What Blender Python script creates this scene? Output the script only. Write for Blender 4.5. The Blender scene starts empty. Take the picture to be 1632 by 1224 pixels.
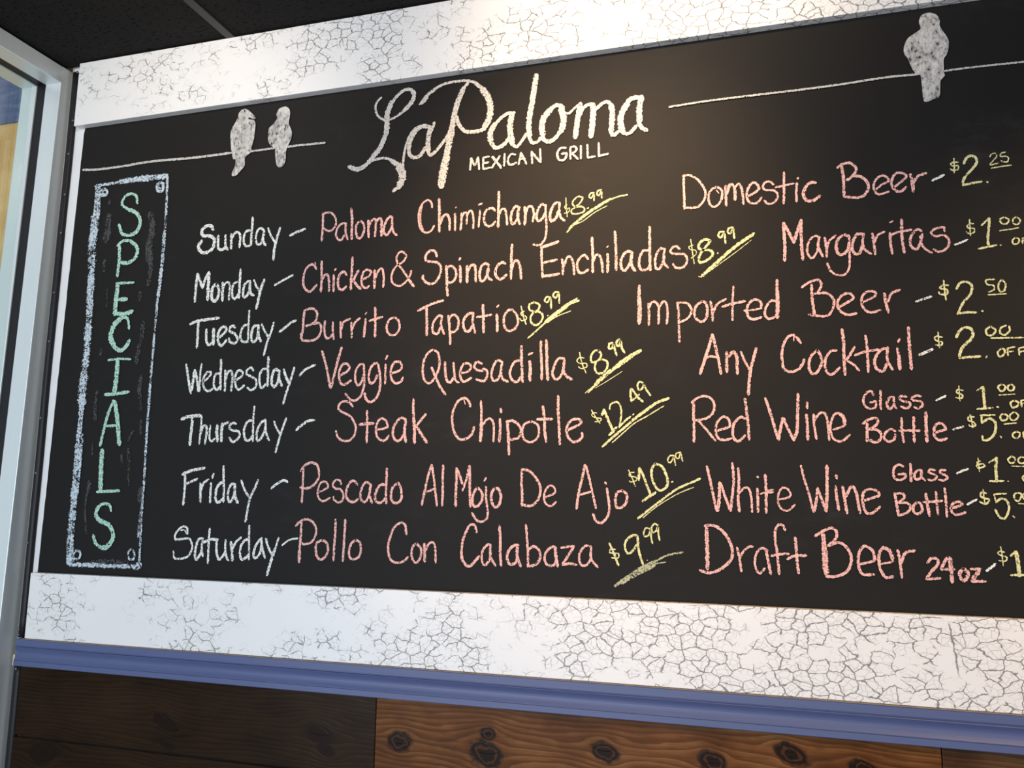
import bpy, bmesh, math, random
from mathutils import Vector, Matrix
from mathutils.geometry import tessellate_polygon
random.seed(7)
S = bpy.context.scene
C = S.collection

# ---------------------------------------------------------------- camera
cam_data = bpy.data.cameras.new('camera')
cam = bpy.data.objects.new('camera', cam_data); C.objects.link(cam)
cam_data.sensor_width = 36.0; cam_data.sensor_fit = 'HORIZONTAL'
cam_data.lens = 36.0*1330.0/1632.0
cam_data.clip_start = 0.05; cam_data.clip_end = 100
RX, RY, RZ = (0.95715, 0.02774, 0.28827), (0.28921, -0.14364, -0.94643), (0.01515, 0.98924, -0.14551)
cam.matrix_world = Matrix(((RX[0], RX[1], RX[2], 0.0), (RY[0], RY[1], RY[2], -1.72228), (RZ[0], RZ[1], RZ[2], 1.55), (0, 0, 0, 1)))
S.camera = cam

# ---------------------------------------------------------------- world, lamps, exposure
W = bpy.data.worlds.new('world'); S.world = W; W.use_nodes = True
bg = W.node_tree.nodes['Background']
bg.inputs[0].default_value = (0.82, 0.90, 1.0, 1); bg.inputs[1].default_value = 0.6
def lamp(name, kind, loc, target, color, power, **kw):
    d = bpy.data.lights.new(name, kind); d.color = color; d.energy = power
    for k, v in kw.items(): setattr(d, k, v)
    o = bpy.data.objects.new(name, d); C.objects.link(o); o.location = loc
    o.rotation_euler = (Vector(target)-Vector(loc)).to_track_quat('-Z', 'Y').to_euler()
    return o
WARM = (1.0, 0.64, 0.33)
lamp('ceiling_spot', 'SPOT', (-0.42, -0.95, 2.68), (-0.38, 0.0, 2.05), WARM, 112, spot_size=math.radians(62), spot_blend=1.0, shadow_soft_size=0.06)
lamp('ceiling_downlight', 'SPOT', (-0.22, -0.55, 2.70), (-0.22, 0.0, 2.62), (1.0, 0.76, 0.52), 26, spot_size=math.radians(120), spot_blend=1.0, shadow_soft_size=0.06)
lamp('ceiling_downlight', 'SPOT', (-1.30, -0.62, 2.70), (-1.40, 0.0, 2.50), (1.0, 0.84, 0.66), 11, spot_size=math.radians(120), spot_blend=1.0, shadow_soft_size=0.06)
lamp('ceiling_spot', 'SPOT', (0.95, -1.1, 2.68), (0.66, 0.0, 1.05), WARM, 105, spot_size=math.radians(80), spot_blend=1.0, shadow_soft_size=0.06)
# daylight through the shop front behind and to the left of the camera
lamp('shopfront_daylight', 'AREA', (-1.45, -3.3, 1.45), (-1.5, 0.0, 1.9), (0.84, 0.91, 1.0), 98, shape='RECTANGLE', size=2.4, size_y=2.2)
S.view_settings.view_transform = 'Standard'; S.view_settings.look = 'None'
S.view_settings.gamma = 1.0; S.view_settings.exposure = 0.0
S.view_settings.use_curve_mapping = False

# ---------------------------------------------------------------- helpers
def obj(name, bm, mat, parent=None, label=None, cat=None, kind=None, group=None, loc=None, smooth=False, bevel=0):
    me = bpy.data.meshes.new(name); bm.normal_update(); bm.to_mesh(me); bm.free()
    if mat: me.materials.append(mat)
    o = bpy.data.objects.new(name, me); C.objects.link(o)
    if loc is not None:
        me.transform(Matrix.Translation(-Vector(loc))); o.location = loc
    if parent:
        o.parent = parent; o.matrix_parent_inverse = Matrix.Translation(-(wloc(parent)))
    if smooth:
        for p in me.polygons: p.use_smooth = True
    if bevel:
        m = o.modifiers.new('bevel', 'BEVEL'); m.width = bevel; m.segments = 2; m.limit_method = 'ANGLE'
    tag(o, label, cat, kind, group); return o
def wloc(o):
    v = Vector(o.location)
    if o.parent: v = o.parent_loc if False else v
    return v
def tag(o, label=None, cat=None, kind=None, group=None):
    if label: o['label'] = label
    if cat: o['category'] = cat
    if kind: o['kind'] = kind
    if group: o['group'] = group
def empty(name, loc, label, cat, kind=None):
    o = bpy.data.objects.new(name, None); C.objects.link(o); o.location = loc; o.empty_display_size = 0.05
    tag(o, label, cat, kind); return o
def box(x0, x1, y0, y1, z0, z1, bm=None):
    bm = bm or bmesh.new()
    v = [bm.verts.new((x, y, z)) for x in (x0, x1) for y in (y0, y1) for z in (z0, z1)]
    for f in ((0,1,3,2), (4,6,7,5), (0,4,5,1), (2,3,7,6), (0,2,6,4), (1,5,7,3)): bm.faces.new([v[i] for i in f])
    bmesh.ops.recalc_face_normals(bm, faces=bm.faces); return bm
def prism_x(prof, x0, x1):                  # profile of (y, z) swept along X
    bm = bmesh.new()
    a = [bm.verts.new((x0, y, z)) for y, z in prof]; b = [bm.verts.new((x1, y, z)) for y, z in prof]
    n = len(prof)
    for i in range(n): bm.faces.new((a[i], a[(i+1) % n], b[(i+1) % n], b[i]))
    bm.faces.new(a); bm.faces.new(b[::-1]); bmesh.ops.recalc_face_normals(bm, faces=bm.faces); return bm

class N:                                    # small node-tree writer
    def __init__(s, name):
        s.m = bpy.data.materials.new(name); s.m.use_nodes = True; s.t = s.m.node_tree
        s.n = s.t.nodes; s.p = s.n['Principled BSDF']
    def add(s, kind, ins=None, **props):
        n = s.n.new(kind)
        for k, v in props.items(): setattr(n, k, v)
        for k, v in (ins or {}).items(): s.put(n.inputs[k], v)
        return n
    def put(s, sock, v):
        if hasattr(v, 'is_output'): s.t.links.new(v, sock)
        elif isinstance(v, bpy.types.Node): s.t.links.new(v.outputs[0], sock)
        else: sock.default_value = v
    def math(s, op, a, b=0.0, c=0.0, clamp=False):
        n = s.add('ShaderNodeMath', {0: a, 1: b, 2: c}, operation=op); n.use_clamp = clamp; return n.outputs[0]
    def ramp(s, f, stops):
        n = s.add('ShaderNodeValToRGB', {0: f}); e = n.color_ramp.elements
        while len(e) < len(stops): e.new(0.5)
        for q, (pos, col) in zip(e, stops):
            q.position = pos; q.color = (*col, 1) if len(col) == 3 else col
        return n.outputs[0]
    def mix(s, f, a, b, blend='MIX'):
        n = s.add('ShaderNodeMix', data_type='RGBA', blend_type=blend)
        s.put(n.inputs[0], f); s.put(n.inputs[6], (*a, 1) if isinstance(a, tuple) and len(a) == 3 else a)
        s.put(n.inputs[7], (*b, 1) if isinstance(b, tuple) and len(b) == 3 else b); return n.outputs[2]
    def pos(s, scale=(1, 1, 1), off=(0, 0, 0)):
        g = s.add('ShaderNodeNewGeometry').outputs['Position']
        return s.add('ShaderNodeMapping', {'Vector': g, 'Scale': scale, 'Location': off}).outputs[0]
    def noise(s, vec, scale, detail=2.0, rough=0.5, out=0, dist=0.0):
        n = s.add('ShaderNodeTexNoise', {'Vector': vec, 'Scale': scale, 'Detail': detail, 'Roughness': rough, 'Distortion': dist}); return n.outputs[out]
    def step(s, x, lo, hi):
        n = s.add('ShaderNodeMapRange', {'Value': x, 'From Min': lo, 'From Max': hi}, interpolation_type='SMOOTHSTEP'); return n.outputs[0]
    def bump(s, h, dist, strength=1.0):
        s.put(s.p.inputs['Normal'], s.add('ShaderNodeBump', {'Height': h, 'Distance': dist, 'Strength': strength}).outputs[0])
    def base(s, v, rough=0.5, metal=0.0):
        s.put(s.p.inputs['Base Color'], (*v, 1) if isinstance(v, tuple) and len(v) == 3 else v)
        s.put(s.p.inputs['Roughness'], rough); s.put(s.p.inputs['Metallic'], metal); return s.m

# ---------------------------------------------------------------- materials
def crackle(name, seed, long_crack=False):
    k = N(name)
    v = k.pos((0.85, 1.0, 1.15), (seed, 0.0, seed*0.37))
    warp = k.noise(v, 42.0, 3.0, 0.6, out=1)
    wv = k.add('ShaderNodeVectorMath', {0: warp, 1: (0.5, 0.5, 0.5)}, operation='SUBTRACT').outputs[0]
    wv = k.add('ShaderNodeVectorMath', {0: wv, 1: (0.02, 0.0, 0.02)}, operation='MULTIPLY').outputs[0]
    vv = k.add('ShaderNodeVectorMath', {0: v, 1: wv}, operation='ADD').outputs[0]
    sp = k.add('ShaderNodeSeparateXYZ', {0: vv})
    flat = k.add('ShaderNodeCombineXYZ', {0: sp.outputs[0], 1: k.math('ADD', sp.outputs[2], sp.outputs[1])}).outputs[0]
    def cr(sc, off):
        p = k.add('ShaderNodeVectorMath', {0: flat, 1: (off, off, 0)}, operation='ADD').outputs[0]
        return k.add('ShaderNodeTexVoronoi', {'Vector': p, 'Scale': sc, 'Randomness': 1.0}, feature='DISTANCE_TO_EDGE', voronoi_dimensions='2D').outputs[0]
    gx = k.add('ShaderNodeSeparateXYZ', {0: k.add('ShaderNodeNewGeometry').outputs['Position']})
    # the crackling gets coarser and stronger to the right
    right = k.step(gx.outputs[0], -1.9, 0.5)
    patch = k.noise(k.pos((1.0, 0.0, 1.6), (seed*2, 0, 0)), 5.0, 2.0, 0.55)
    patch = k.math('ADD', patch, k.math('MULTIPLY', right, 0.20))
    wid = k.noise(v, 34.0, 2.0, 0.6)                         # broken, uneven line width
    wid = k.math('SUBTRACT', wid, 0.47)
    wid = k.math('ADD', k.math('MULTIPLY', wid, 0.34), k.math('MULTIPLY', k.math('SUBTRACT', patch, 0.52), 0.26))
    big = k.math('SUBTRACT', k.math('MINIMUM', wid, 0.044), cr(41.0, 0.0))
    small = k.math('SUBTRACT', k.math('MINIMUM', wid, 0.045), cr(84.0, 3.7))
    line = k.math('MAXIMUM', k.step(big, -0.012, 0.022), k.math('MULTIPLY', k.step(small, -0.02, 0.035), 0.45))
    line = k.math('MULTIPLY', line, k.step(patch, 0.42, 0.60))
    if long_crack:                                            # one long upright split near the right
        zz = gx.outputs[2]; ln = k.math('ADD', k.math('MULTIPLY', k.math('SUBTRACT', zz, 1.3558), -0.1237), 0.3069)
        jag = k.math('MULTIPLY', k.math('SUBTRACT', k.noise(k.pos(), 95.0, 3.0, 0.6), 0.5), 0.010)
        dd = k.math('ABSOLUTE', k.math('SUBTRACT', k.math('ADD', gx.outputs[0], jag), ln))
        m2 = k.math('MULTIPLY', k.step(dd, 0.0022, 0.0010), k.math('MULTIPLY', k.step(zz, 1.3588, 1.3498), k.step(zz, 1.2566, 1.2806)))
        line = k.math('MAXIMUM', line, m2)
    dirt = k.noise(k.pos((1, 0, 1)), 3.0, 3.0)
    white = k.mix(dirt, (0.80, 0.79, 0.78), (0.72, 0.71, 0.71))
    col = k.mix(k.math('MULTIPLY', line, 0.92), white, (0.17, 0.16, 0.155))
    k.bump(k.math('MULTIPLY', line, -1.0), 0.0008, 0.6)
    return k.base(col, 0.42)
M = {}
M['crackle_top'] = crackle('white_crackle_paint_upper', 3.1)
M['crackle_low'] = crackle('white_crackle_paint_lower', 8.6, True)
k = N('white_margin_paint'); n1 = k.noise(k.pos(), 30.0, 3.0)
M['margin'] = k.base(k.mix(n1, (0.78, 0.78, 0.79), (0.70, 0.70, 0.72)), 0.5)

k = N('chalkboard_paint')
n1 = k.noise(k.pos((1, 0, 1.6)), 3.5, 4.0, 0.6); n2 = k.noise(k.pos((1, 0, 2.2), (4, 0, 0)), 14.0, 5.0, 0.7)
n3 = k.noise(k.pos((1, 0, 1)), 650.0, 2.0, 0.6)
dust = k.math('MULTIPLY', k.step(n1, 0.50, 0.80), k.step(n2, 0.42, 0.72))
speck = k.step(k.noise(k.pos((1, 0, 1), (9, 0, 2)), 240.0, 1.0, 0.5), 0.80, 0.86)
col = k.mix(dust, (0.0118, 0.0110, 0.0106), (0.025, 0.0240, 0.0245))
col = k.mix(k.math('MULTIPLY', n3, 0.35), col, (0.018, 0.0162, 0.0152))
col = k.mix(k.math('MULTIPLY', speck, 0.35), col, (0.2, 0.2, 0.2))
k.bump(n3, 0.0004, 0.35)
k.put(k.p.inputs['Specular IOR Level'], 0.12)
M['board'] = k.base(col, 0.62)

def chalk(name, rgb, density=1.0, pit=0.5, seed=0.0, tint=None):
    k = N(name)
    uv = k.add('ShaderNodeUVMap', uv_map='stroke').outputs[0]
    sx = k.add('ShaderNodeSeparateXYZ', {0: uv})
    v = k.math('ABSOLUTE', k.math('SUBTRACT', sx.outputs[1], 0.5)); v = k.math('MULTIPLY', v, 2.0)
    gp = k.pos((1, 0, 1), (seed, 0, seed))
    fine = k.noise(gp, 290.0, 3.0, 0.65); midn = k.noise(gp, 130.0, 2.0, 0.55)
    streak = k.noise(k.add('ShaderNodeMapping', {'Vector': uv, 'Scale': (12.0, 7.0, 1.0)}).outputs[0], 1.0, 2.0, 0.6)
    g = k.math('ADD', k.math('MULTIPLY', fine, 0.62), k.math('MULTIPLY', streak, 0.16)); g = k.math('ADD', g, k.math('MULTIPLY', midn, 0.22+0.12*pit))
    g = k.math('DIVIDE', g, 1.0+0.12*pit)
    g = k.math('ADD', k.math('MULTIPLY', k.math('SUBTRACT', g, 0.5), 1.0+0.75*pit), 0.5)
    press = k.noise(gp, 22.0, 1.0)                            # pressure of the hand
    thr = k.math('SUBTRACT', 0.515+0.065*density, k.math('MULTIPLY', k.step(v, 0.50, 1.0), 0.27))
    thr = k.math('ADD', thr, k.math('MULTIPLY', k.math('SUBTRACT', press, 0.5), 0.18*pit*2))
    a = k.step(k.math('SUBTRACT', thr, g), -0.035, 0.05)
    k.put(k.p.inputs['Alpha'], k.math('MULTIPLY', a, min(1.0, density)))
    col = k.mix(k.step(g, 0.40, 0.60), rgb, tuple(c*0.66 for c in rgb))
    k.put(k.p.inputs['Specular IOR Level'], 0.1)
    return k.base(col, 0.95)
M['white'] = chalk('white_chalk', (0.82, 0.83, 0.78), 1.15, 0.45, 1.0)
M['cream'] = chalk('cream_white_chalk', (0.59, 0.565, 0.53), 1.25, 0.2, 2.0)
M['pink'] = chalk('pink_chalk', (0.84, 0.48, 0.44), 1.2, 0.4, 3.0)
M['yellow'] = chalk('yellow_chalk', (0.74, 0.71, 0.37), 1.35, 0.4, 4.0)
M['pale'] = chalk('pale_yellow_chalk', (0.52, 0.52, 0.34), 0.9, 0.8, 5.0)
M['mint'] = chalk('mint_green_chalk', (0.44, 0.68, 0.56), 1.05, 0.3, 6.0)
M['bluewhite'] = chalk('blue_white_chalk', (0.60, 0.69, 0.77), 0.90, 1.6, 7.0)
M['ghost'] = chalk('rubbed_out_chalk', (0.12, 0.12, 0.125), 0.55, 2.4, 8.0)
def dove_chalk():
    k = N('grey_white_chalk_fill'); gp = k.pos((1.15, 0, 0.75), (9, 0, 9))
    a = k.noise(gp, 150.0, 3.0, 0.62); b = k.noise(gp, 48.0, 2.0, 0.5, dist=1.2)
    k.put(k.p.inputs['Alpha'], k.step(k.math('ADD', k.math('MULTIPLY', a, 0.8), k.math('MULTIPLY', b, 0.2)), 0.33, 0.44))
    k.put(k.p.inputs['Specular IOR Level'], 0.1)
    return k.base(k.ramp(k.math('ADD', k.math('MULTIPLY', a, 0.5), k.math('MULTIPLY', b, 0.5)), [(0.36, (0.17, 0.165, 0.16)), (0.50, (0.42, 0.405, 0.39)), (0.66, (0.66, 0.64, 0.61))]), 0.95)
M['dove'] = dove_chalk()

k = N('blue_trim_paint'); n1 = k.noise(k.pos((1.5, 1, 30)), 8.0, 3.0); 
M['blue'] = k.base(k.mix(n1, (0.080, 0.105, 0.235), (0.062, 0.084, 0.195)), 0.5)
k = N('tan_caulk'); M['caulk'] = k.base(k.mix(k.noise(k.pos(), 60.0, 3.0), (0.30, 0.22, 0.14), (0.16, 0.12, 0.09)), 0.8)
k = N('bare_pine'); M['pine'] = k.base(k.mix(k.noise(k.pos((1, 1, 9)), 40.0, 3.0), (0.62, 0.50, 0.33), (0.48, 0.36, 0.22)), 0.7)

def wood(name, knots, dark, mid, light, seed=0.0, freq=120.0):
    k = N(name)
    g = k.add('ShaderNodeNewGeometry').outputs['Position']; s = k.add('ShaderNodeSeparateXYZ', {0: g}); x, z = s.outputs[0], s.outputs[2]
    wob = k.noise(k.pos((2.2, 0, 9.0), (seed, 0, seed)), 1.4, 2.0, 0.5)
    psi = k.math('ADD', z, k.math('MULTIPLY', k.math('SUBTRACT', wob, 0.5), 0.035))
    core = 0.0; rings = 0.0
    for (kx, kz, r, slant) in knots:
        dz = k.math('SUBTRACT', z, kz)
        dx = k.math('SUBTRACT', k.math('SUBTRACT', x, kx), k.math('MULTIPLY', dz, slant))
        r2 = k.math('ADD', k.math('MULTIPLY', k.math('MULTIPLY', dx, dx), 0.55), k.math('MULTIPLY', dz, dz))
        den = k.math('ADD', r2, r*r*0.6)
        psi = k.math('SUBTRACT', psi, k.math('MULTIPLY', k.math('DIVIDE', dz, den), r*r*1.5))
        rr = k.math('ADD', k.math('SQRT', r2), k.math('MULTIPLY', k.math('SUBTRACT', k.noise(k.pos((1, 0, 1), (seed+kx, 0, 0)), 60.0, 2.0), 0.5), r*0.9))
        c = k.step(k.math('MULTIPLY', rr, -1.0), -r*1.35, -r*0.9)
        ring = k.math('MULTIPLY', k.step(k.math('ABSOLUTE', k.math('SUBTRACT', rr, r*0.62)), r*0.14, r*0.02), 0.55)
        core = k.math('MAXIMUM', core, c); rings = k.math('MAXIMUM', rings, ring)
    ph = k.math('MULTIPLY', psi, freq); ph = k.math('ADD', ph, k.math('MULTIPLY', k.noise(k.pos((5, 0, 60), (seed, 0, 0)), 1.0, 2.0), 1.3))
    saw = k.math('FRACT', ph)
    lite = k.step(saw, 0.0, 0.16); edge = k.math('SUBTRACT', 1.0, k.step(saw, 0.03, 0.20))
    grain = k.noise(k.pos((8, 0, 300), (seed, 0, 0)), 1.0, 3.0, 0.6)
    blot = k.noise(k.pos((2.2, 0, 4.0), (seed*3, 0, 1)), 2.4, 4.0, 0.6)
    tone = k.math('ADD', k.math('MULTIPLY', saw, 0.30), k.math('MULTIPLY', blot, 0.75)); tone = k.math('ADD', tone, k.math('MULTIPLY', grain, 0.25))
    col = k.ramp(tone, [(0.36, dark), (0.66, mid), (0.95, tuple(0.5*(a+b) for a, b in zip(mid, light)))])
    col = k.mix(k.math('MULTIPLY', edge, k.math('MULTIPLY', k.step(blot, 0.35, 0.65), 0.55)), col, light)
    kc = k.mix(rings, (0.010, 0.005, 0.003), mid)
    col = k.mix(core, col, kc)
    k.bump(k.math('ADD', k.math('MULTIPLY', edge, 0.6), k.math('MULTIPLY', grain, 0.25)), 0.0010, 0.5)
    k.put(k.p.inputs['Specular IOR Level'], 0.10)
    return k.base(col, 0.38)
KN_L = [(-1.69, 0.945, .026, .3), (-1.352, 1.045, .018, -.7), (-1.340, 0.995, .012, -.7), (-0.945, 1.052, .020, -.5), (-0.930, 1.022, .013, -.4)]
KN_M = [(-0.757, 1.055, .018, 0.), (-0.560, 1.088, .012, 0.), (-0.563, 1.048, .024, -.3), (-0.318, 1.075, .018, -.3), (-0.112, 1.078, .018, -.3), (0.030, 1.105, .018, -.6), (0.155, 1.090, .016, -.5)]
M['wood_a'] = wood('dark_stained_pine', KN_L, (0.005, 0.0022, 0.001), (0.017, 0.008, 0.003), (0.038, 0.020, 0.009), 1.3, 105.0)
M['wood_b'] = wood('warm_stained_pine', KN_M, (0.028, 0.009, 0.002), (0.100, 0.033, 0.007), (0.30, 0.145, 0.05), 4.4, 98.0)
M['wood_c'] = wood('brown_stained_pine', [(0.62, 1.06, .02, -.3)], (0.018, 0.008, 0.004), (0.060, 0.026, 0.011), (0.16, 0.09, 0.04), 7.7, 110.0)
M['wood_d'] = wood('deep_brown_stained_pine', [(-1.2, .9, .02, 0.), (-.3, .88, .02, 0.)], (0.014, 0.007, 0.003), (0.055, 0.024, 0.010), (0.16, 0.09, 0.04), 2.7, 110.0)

k = N('black_ceiling_tile'); v = k.pos((1, 1, 1))
wv = k.add('ShaderNodeMapping', {'Vector': v, 'Scale': (70, 170, 70), 'Rotation': (0, 0, 0.5)}).outputs[0]
pit = k.step(k.noise(wv, 1.0, 1.0, 0.5), 0.635, 0.66)
pit2 = k.step(k.noise(v, 160.0, 2.0, 0.6), 0.66, 0.70)
pits = k.math('MAXIMUM', pit, pit2)
base = k.mix(k.noise(v, 9.0, 3.0), (0.020, 0.0185, 0.018), (0.015, 0.014, 0.0135))
k.bump(k.math('MULTIPLY', pits, -1.0), 0.003, 0.8)
k.put(k.p.inputs['Specular IOR Level'], 0.1); M['tile'] = k.base(k.mix(pits, base, (0.004, 0.004, 0.004)), 0.95)
k = N('black_grid_bar'); M['grid'] = k.base(k.mix(k.noise(k.pos(), 20.0), (0.028, 0.026, 0.025), (0.023, 0.021, 0.020)), 0.55)

k = N('clear_anodised_aluminium'); n1 = k.noise(k.pos((40, 40, 1.5)), 6.0, 3.0)
M['alu'] = k.base(k.mix(n1, (0.74, 0.79, 0.80), (0.68, 0.73, 0.75)), 0.38, 0.35)
k = N('black_rubber'); k.put(k.p.inputs['Specular IOR Level'], 0.22); n1 = k.noise(k.pos((4, 4, 8)), 30.0, 3.0)
k.bump(n1, 0.001, 0.4); M['rubber'] = k.base(k.mix(n1, (0.010, 0.010, 0.012), (0.018, 0.018, 0.021)), 0.42)
k = N('screw_steel'); M['screw'] = k.base(k.mix(k.noise(k.pos(), 300.0), (0.10, 0.10, 0.11), (0.2, 0.2, 0.22)), 0.35, 0.8)
k = N('tan_stucco'); n1 = k.noise(k.pos(), 7.0, 5.0, 0.65); n2 = k.noise(k.pos(), 90.0, 3.0)
k.bump(n2, 0.004, 0.5); M['stucco'] = k.base(k.mix(k.step(n1, 0.3, 0.7), (0.66, 0.37, 0.12), (0.80, 0.52, 0.21)), 0.9)
k = N('blue_stucco'); n1 = k.noise(k.pos((6, 6, 30)), 2.0, 4.0, 0.65); n2 = k.noise(k.pos(), 90.0, 3.0)
k.bump(n2, 0.004, 0.5); M['bluewall'] = k.base(k.mix(k.step(n1, 0.4, 0.7), (0.10, 0.13, 0.24), (0.16, 0.20, 0.33)), 0.9)
k = N('grey_plaster'); M['plaster'] = k.base(k.mix(k.noise(k.pos(), 12.0, 3.0), (0.40, 0.38, 0.36), (0.34, 0.32, 0.30)), 0.9)
k = N('brown_floor_tile'); M['floor'] = k.base(k.mix(k.noise(k.pos(), 5.0, 4.0), (0.16, 0.10, 0.07), (0.10, 0.065, 0.045)), 0.5)
k = N('concrete_paving'); M['paving'] = k.base(k.mix(k.noise(k.pos(), 6.0, 4.0), (0.42, 0.40, 0.37), (0.33, 0.31, 0.29)), 0.9)
gm = bpy.data.materials.new('clear_window_glass'); gm.use_nodes = True; nt = gm.node_tree; nt.nodes.clear()
o_ = nt.nodes.new('ShaderNodeOutputMaterial'); mx = nt.nodes.new('ShaderNodeMixShader'); tr = nt.nodes.new('ShaderNodeBsdfTransparent'); gl = nt.nodes.new('ShaderNodeBsdfGlossy'); fr = gl
tr.inputs[0].default_value = (0.93, 0.97, 0.95, 1); gl.inputs['Roughness'].default_value = 0.02; mx.inputs[0].default_value = 0.06; nt.links.new(tr.outputs[0], mx.inputs[1]); nt.links.new(gl.outputs[0], mx.inputs[2]); nt.links.new(mx.outputs[0], o_.inputs[0])
M['glass'] = gm

# ---------------------------------------------------------------- setting
XL, XR, YB = -1.83, 2.6, -3.6
CZ = 2.738
wall = obj('wall_back', box(-1.822, XR, 0.004, 0.12, 0.0, 2.90), M['plaster'], label='back wall that carries the chalkboard above stained wood planks', kind='structure')
# planks, each its own board: staggered rows, joints recessed
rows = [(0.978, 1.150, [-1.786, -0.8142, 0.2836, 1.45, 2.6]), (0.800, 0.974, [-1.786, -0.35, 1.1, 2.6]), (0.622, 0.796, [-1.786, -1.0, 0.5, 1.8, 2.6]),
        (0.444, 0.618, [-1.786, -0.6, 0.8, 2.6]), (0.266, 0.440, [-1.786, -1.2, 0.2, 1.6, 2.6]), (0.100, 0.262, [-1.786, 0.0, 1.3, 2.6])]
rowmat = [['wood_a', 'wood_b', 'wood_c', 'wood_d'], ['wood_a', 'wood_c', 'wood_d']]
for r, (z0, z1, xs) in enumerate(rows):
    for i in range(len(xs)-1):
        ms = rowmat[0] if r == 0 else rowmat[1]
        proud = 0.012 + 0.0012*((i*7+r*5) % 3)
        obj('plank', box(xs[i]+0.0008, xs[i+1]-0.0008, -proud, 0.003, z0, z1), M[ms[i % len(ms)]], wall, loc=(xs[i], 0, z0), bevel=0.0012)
fl = obj('floor', box(-1.822, XR, YB, 0.12, -0.06, 0.0), M['floor'], label='brown floor of the restaurant', kind='structure')
bs = obj('baseboard_back', box(-1.786, XR, -0.016, 0.003, 0.0, 0.098), M['blue'], label='blue baseboard under the wood planks', kind='structure', bevel=0.003)

ceil = obj('ceiling', box(-1.95, XR, YB, 0.12, CZ+0.022, CZ+0.16), M['grid'], label='black suspended ceiling with fissured tiles in a black metal grid', kind='structure')
gx = [-1.2922+1.2192*i for i in range(-1, 4)]; gy = [-0.62-0.6096*i for i in range(0, 5)]
ex = [-1.95]+[g for g in gx if -1.9 < g < XR]+[XR]; ey = [0.0]+[g for g in gy if g > YB]+[YB]
tm = None
for i in range(len(ex)-1):
    for j in range(len(ey)-1):
        obj('ceiling_tile', box(ex[i]+0.006, ex[i+1]-0.006, ey[j+1]+0.006, ey[j]-(0.006 if j else 0.0), CZ+0.004, CZ+0.020), M['tile'], ceil, loc=(ex[i], ey[j+1], CZ), bevel=0.002)
for g in gx:
    if -1.9 < g < XR: obj('ceiling_bar', box(g-0.0125, g+0.0125, YB, -0.0015, CZ-0.001, CZ+0.006), M['grid'], ceil, loc=(g, 0, CZ), bevel=0.001)
for g in ey[1:-1]:
    obj('ceiling_bar', box(-1.95, XR, g-0.0125, g+0.0125, CZ-0.0005, CZ+0.0065), M['grid'], ceil, loc=(0, g, CZ), bevel=0.001)

# blue moulded rail between boards and planks: stepped profile with a cove
prof = [(0.003, 1.2065), (-0.0215, 1.2065), (-0.0225, 1.2050), (-0.0225, 1.1905), (-0.0200, 1.1895), (-0.0200, 1.1882), (-0.0235, 1.1870)]
for i in range(9):
    t = i/8.0; prof.append((-0.0240+0.0055*math.sin(math.pi*t), 1.1860-(1.1860-1.1570)*t))
prof += [(-0.0240, 1.1563), (-0.0226, 1.1558), (-0.0226, 1.1551), (-0.0245, 1.1545), (-0.0245, 1.1432), (-0.0235, 1.1420), (-0.012, 1.1420), (0.003, 1.1420)]
rail = obj('trim_1', prism_x(prof, -1.797, XR), M['blue'], label='blue moulded rail running between the lower white board and the planks', kind='structure')
obj('caulk_line', box(-1.78, XR, -0.0235, -0.018, 1.2063, 1.2080), M['caulk'], rail, label='tan caulk line along the top of the blue rail')
obj('bare_wood_end', prism_x([(-0.021, 1.142), (-0.021, 1.168), (0.0, 1.168), (0.0, 1.142)], -1.8035, -1.7972), M['pine'], rail, label='bare tan wood at the left end of the blue rail')

# ---------------------------------------------------------------- window wall on the left (aluminium shop front)
win = empty('window_1', (XL, -0.03, 0.0), 'aluminium framed shop window on the left, beside the chalkboard wall', 'window', 'structure')
def lean(z): return -0.0265-0.0150*(2.50-z)         # the post leans a touch out of plumb
def post(x0, x1, ya, mat, yb=0.035, dy=0.0):
    bm = bmesh.new(); ring = []
    for z in (0.0, CZ-0.002):
        ring.append([bm.verts.new(p) for p in ((x0, lean(z)+ya, z), (x1, lean(z)+ya, z), (x1, yb+dy, z), (x0, yb+dy, z))])
    for i in range(4): bm.faces.new((ring[0][i], ring[0][(i+1) % 4], ring[1][(i+1) % 4], ring[1][i]))
    bm.faces.new(ring[0]); bm.faces.new(ring[1]); bmesh.ops.recalc_face_normals(bm, faces=bm.faces); return bm
GX0, GX1 = -1.9155, -1.8830                           # the black glazing channel
obj('post', post(GX1, XL, 0.0, None), M['alu'], win, bevel=0.0015)
obj('post', post(-1.967, GX0, 0.0, None), M['alu'], win, bevel=0.0015)
obj('gasket', post(GX0, GX1, 0.004, None), M['rubber'], win, label='black rubber glazing channel down the post')
HZ = 2.688
obj('head', box(GX1, XL, -1.70, lean(HZ)+0.002, HZ, CZ-0.003), M['alu'], win, bevel=0.0015)
obj('head', box(-1.967, GX0, -1.70, lean(HZ)+0.002, HZ, CZ-0.003), M['alu'], win, bevel=0.0015)
obj('gasket', box(GX0, GX1, -1.70, lean(HZ), HZ+0.004, CZ-0.003), M['rubber'], win, label='black rubber glazing channel along the head')
obj('sill', box(-1.967, XL, -1.70, -0.07, 0.0, 0.11), M['alu'], win, bevel=0.0015)
obj('post', box(-1.967, XL, -1.75, -1.70, 0.0, CZ-0.002), M['alu'], win, bevel=0.0015)
obj('pane', box(-1.903, -1.897, -1.695, -0.055, 0.112, HZ+0.006), M['glass'], win)
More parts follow.
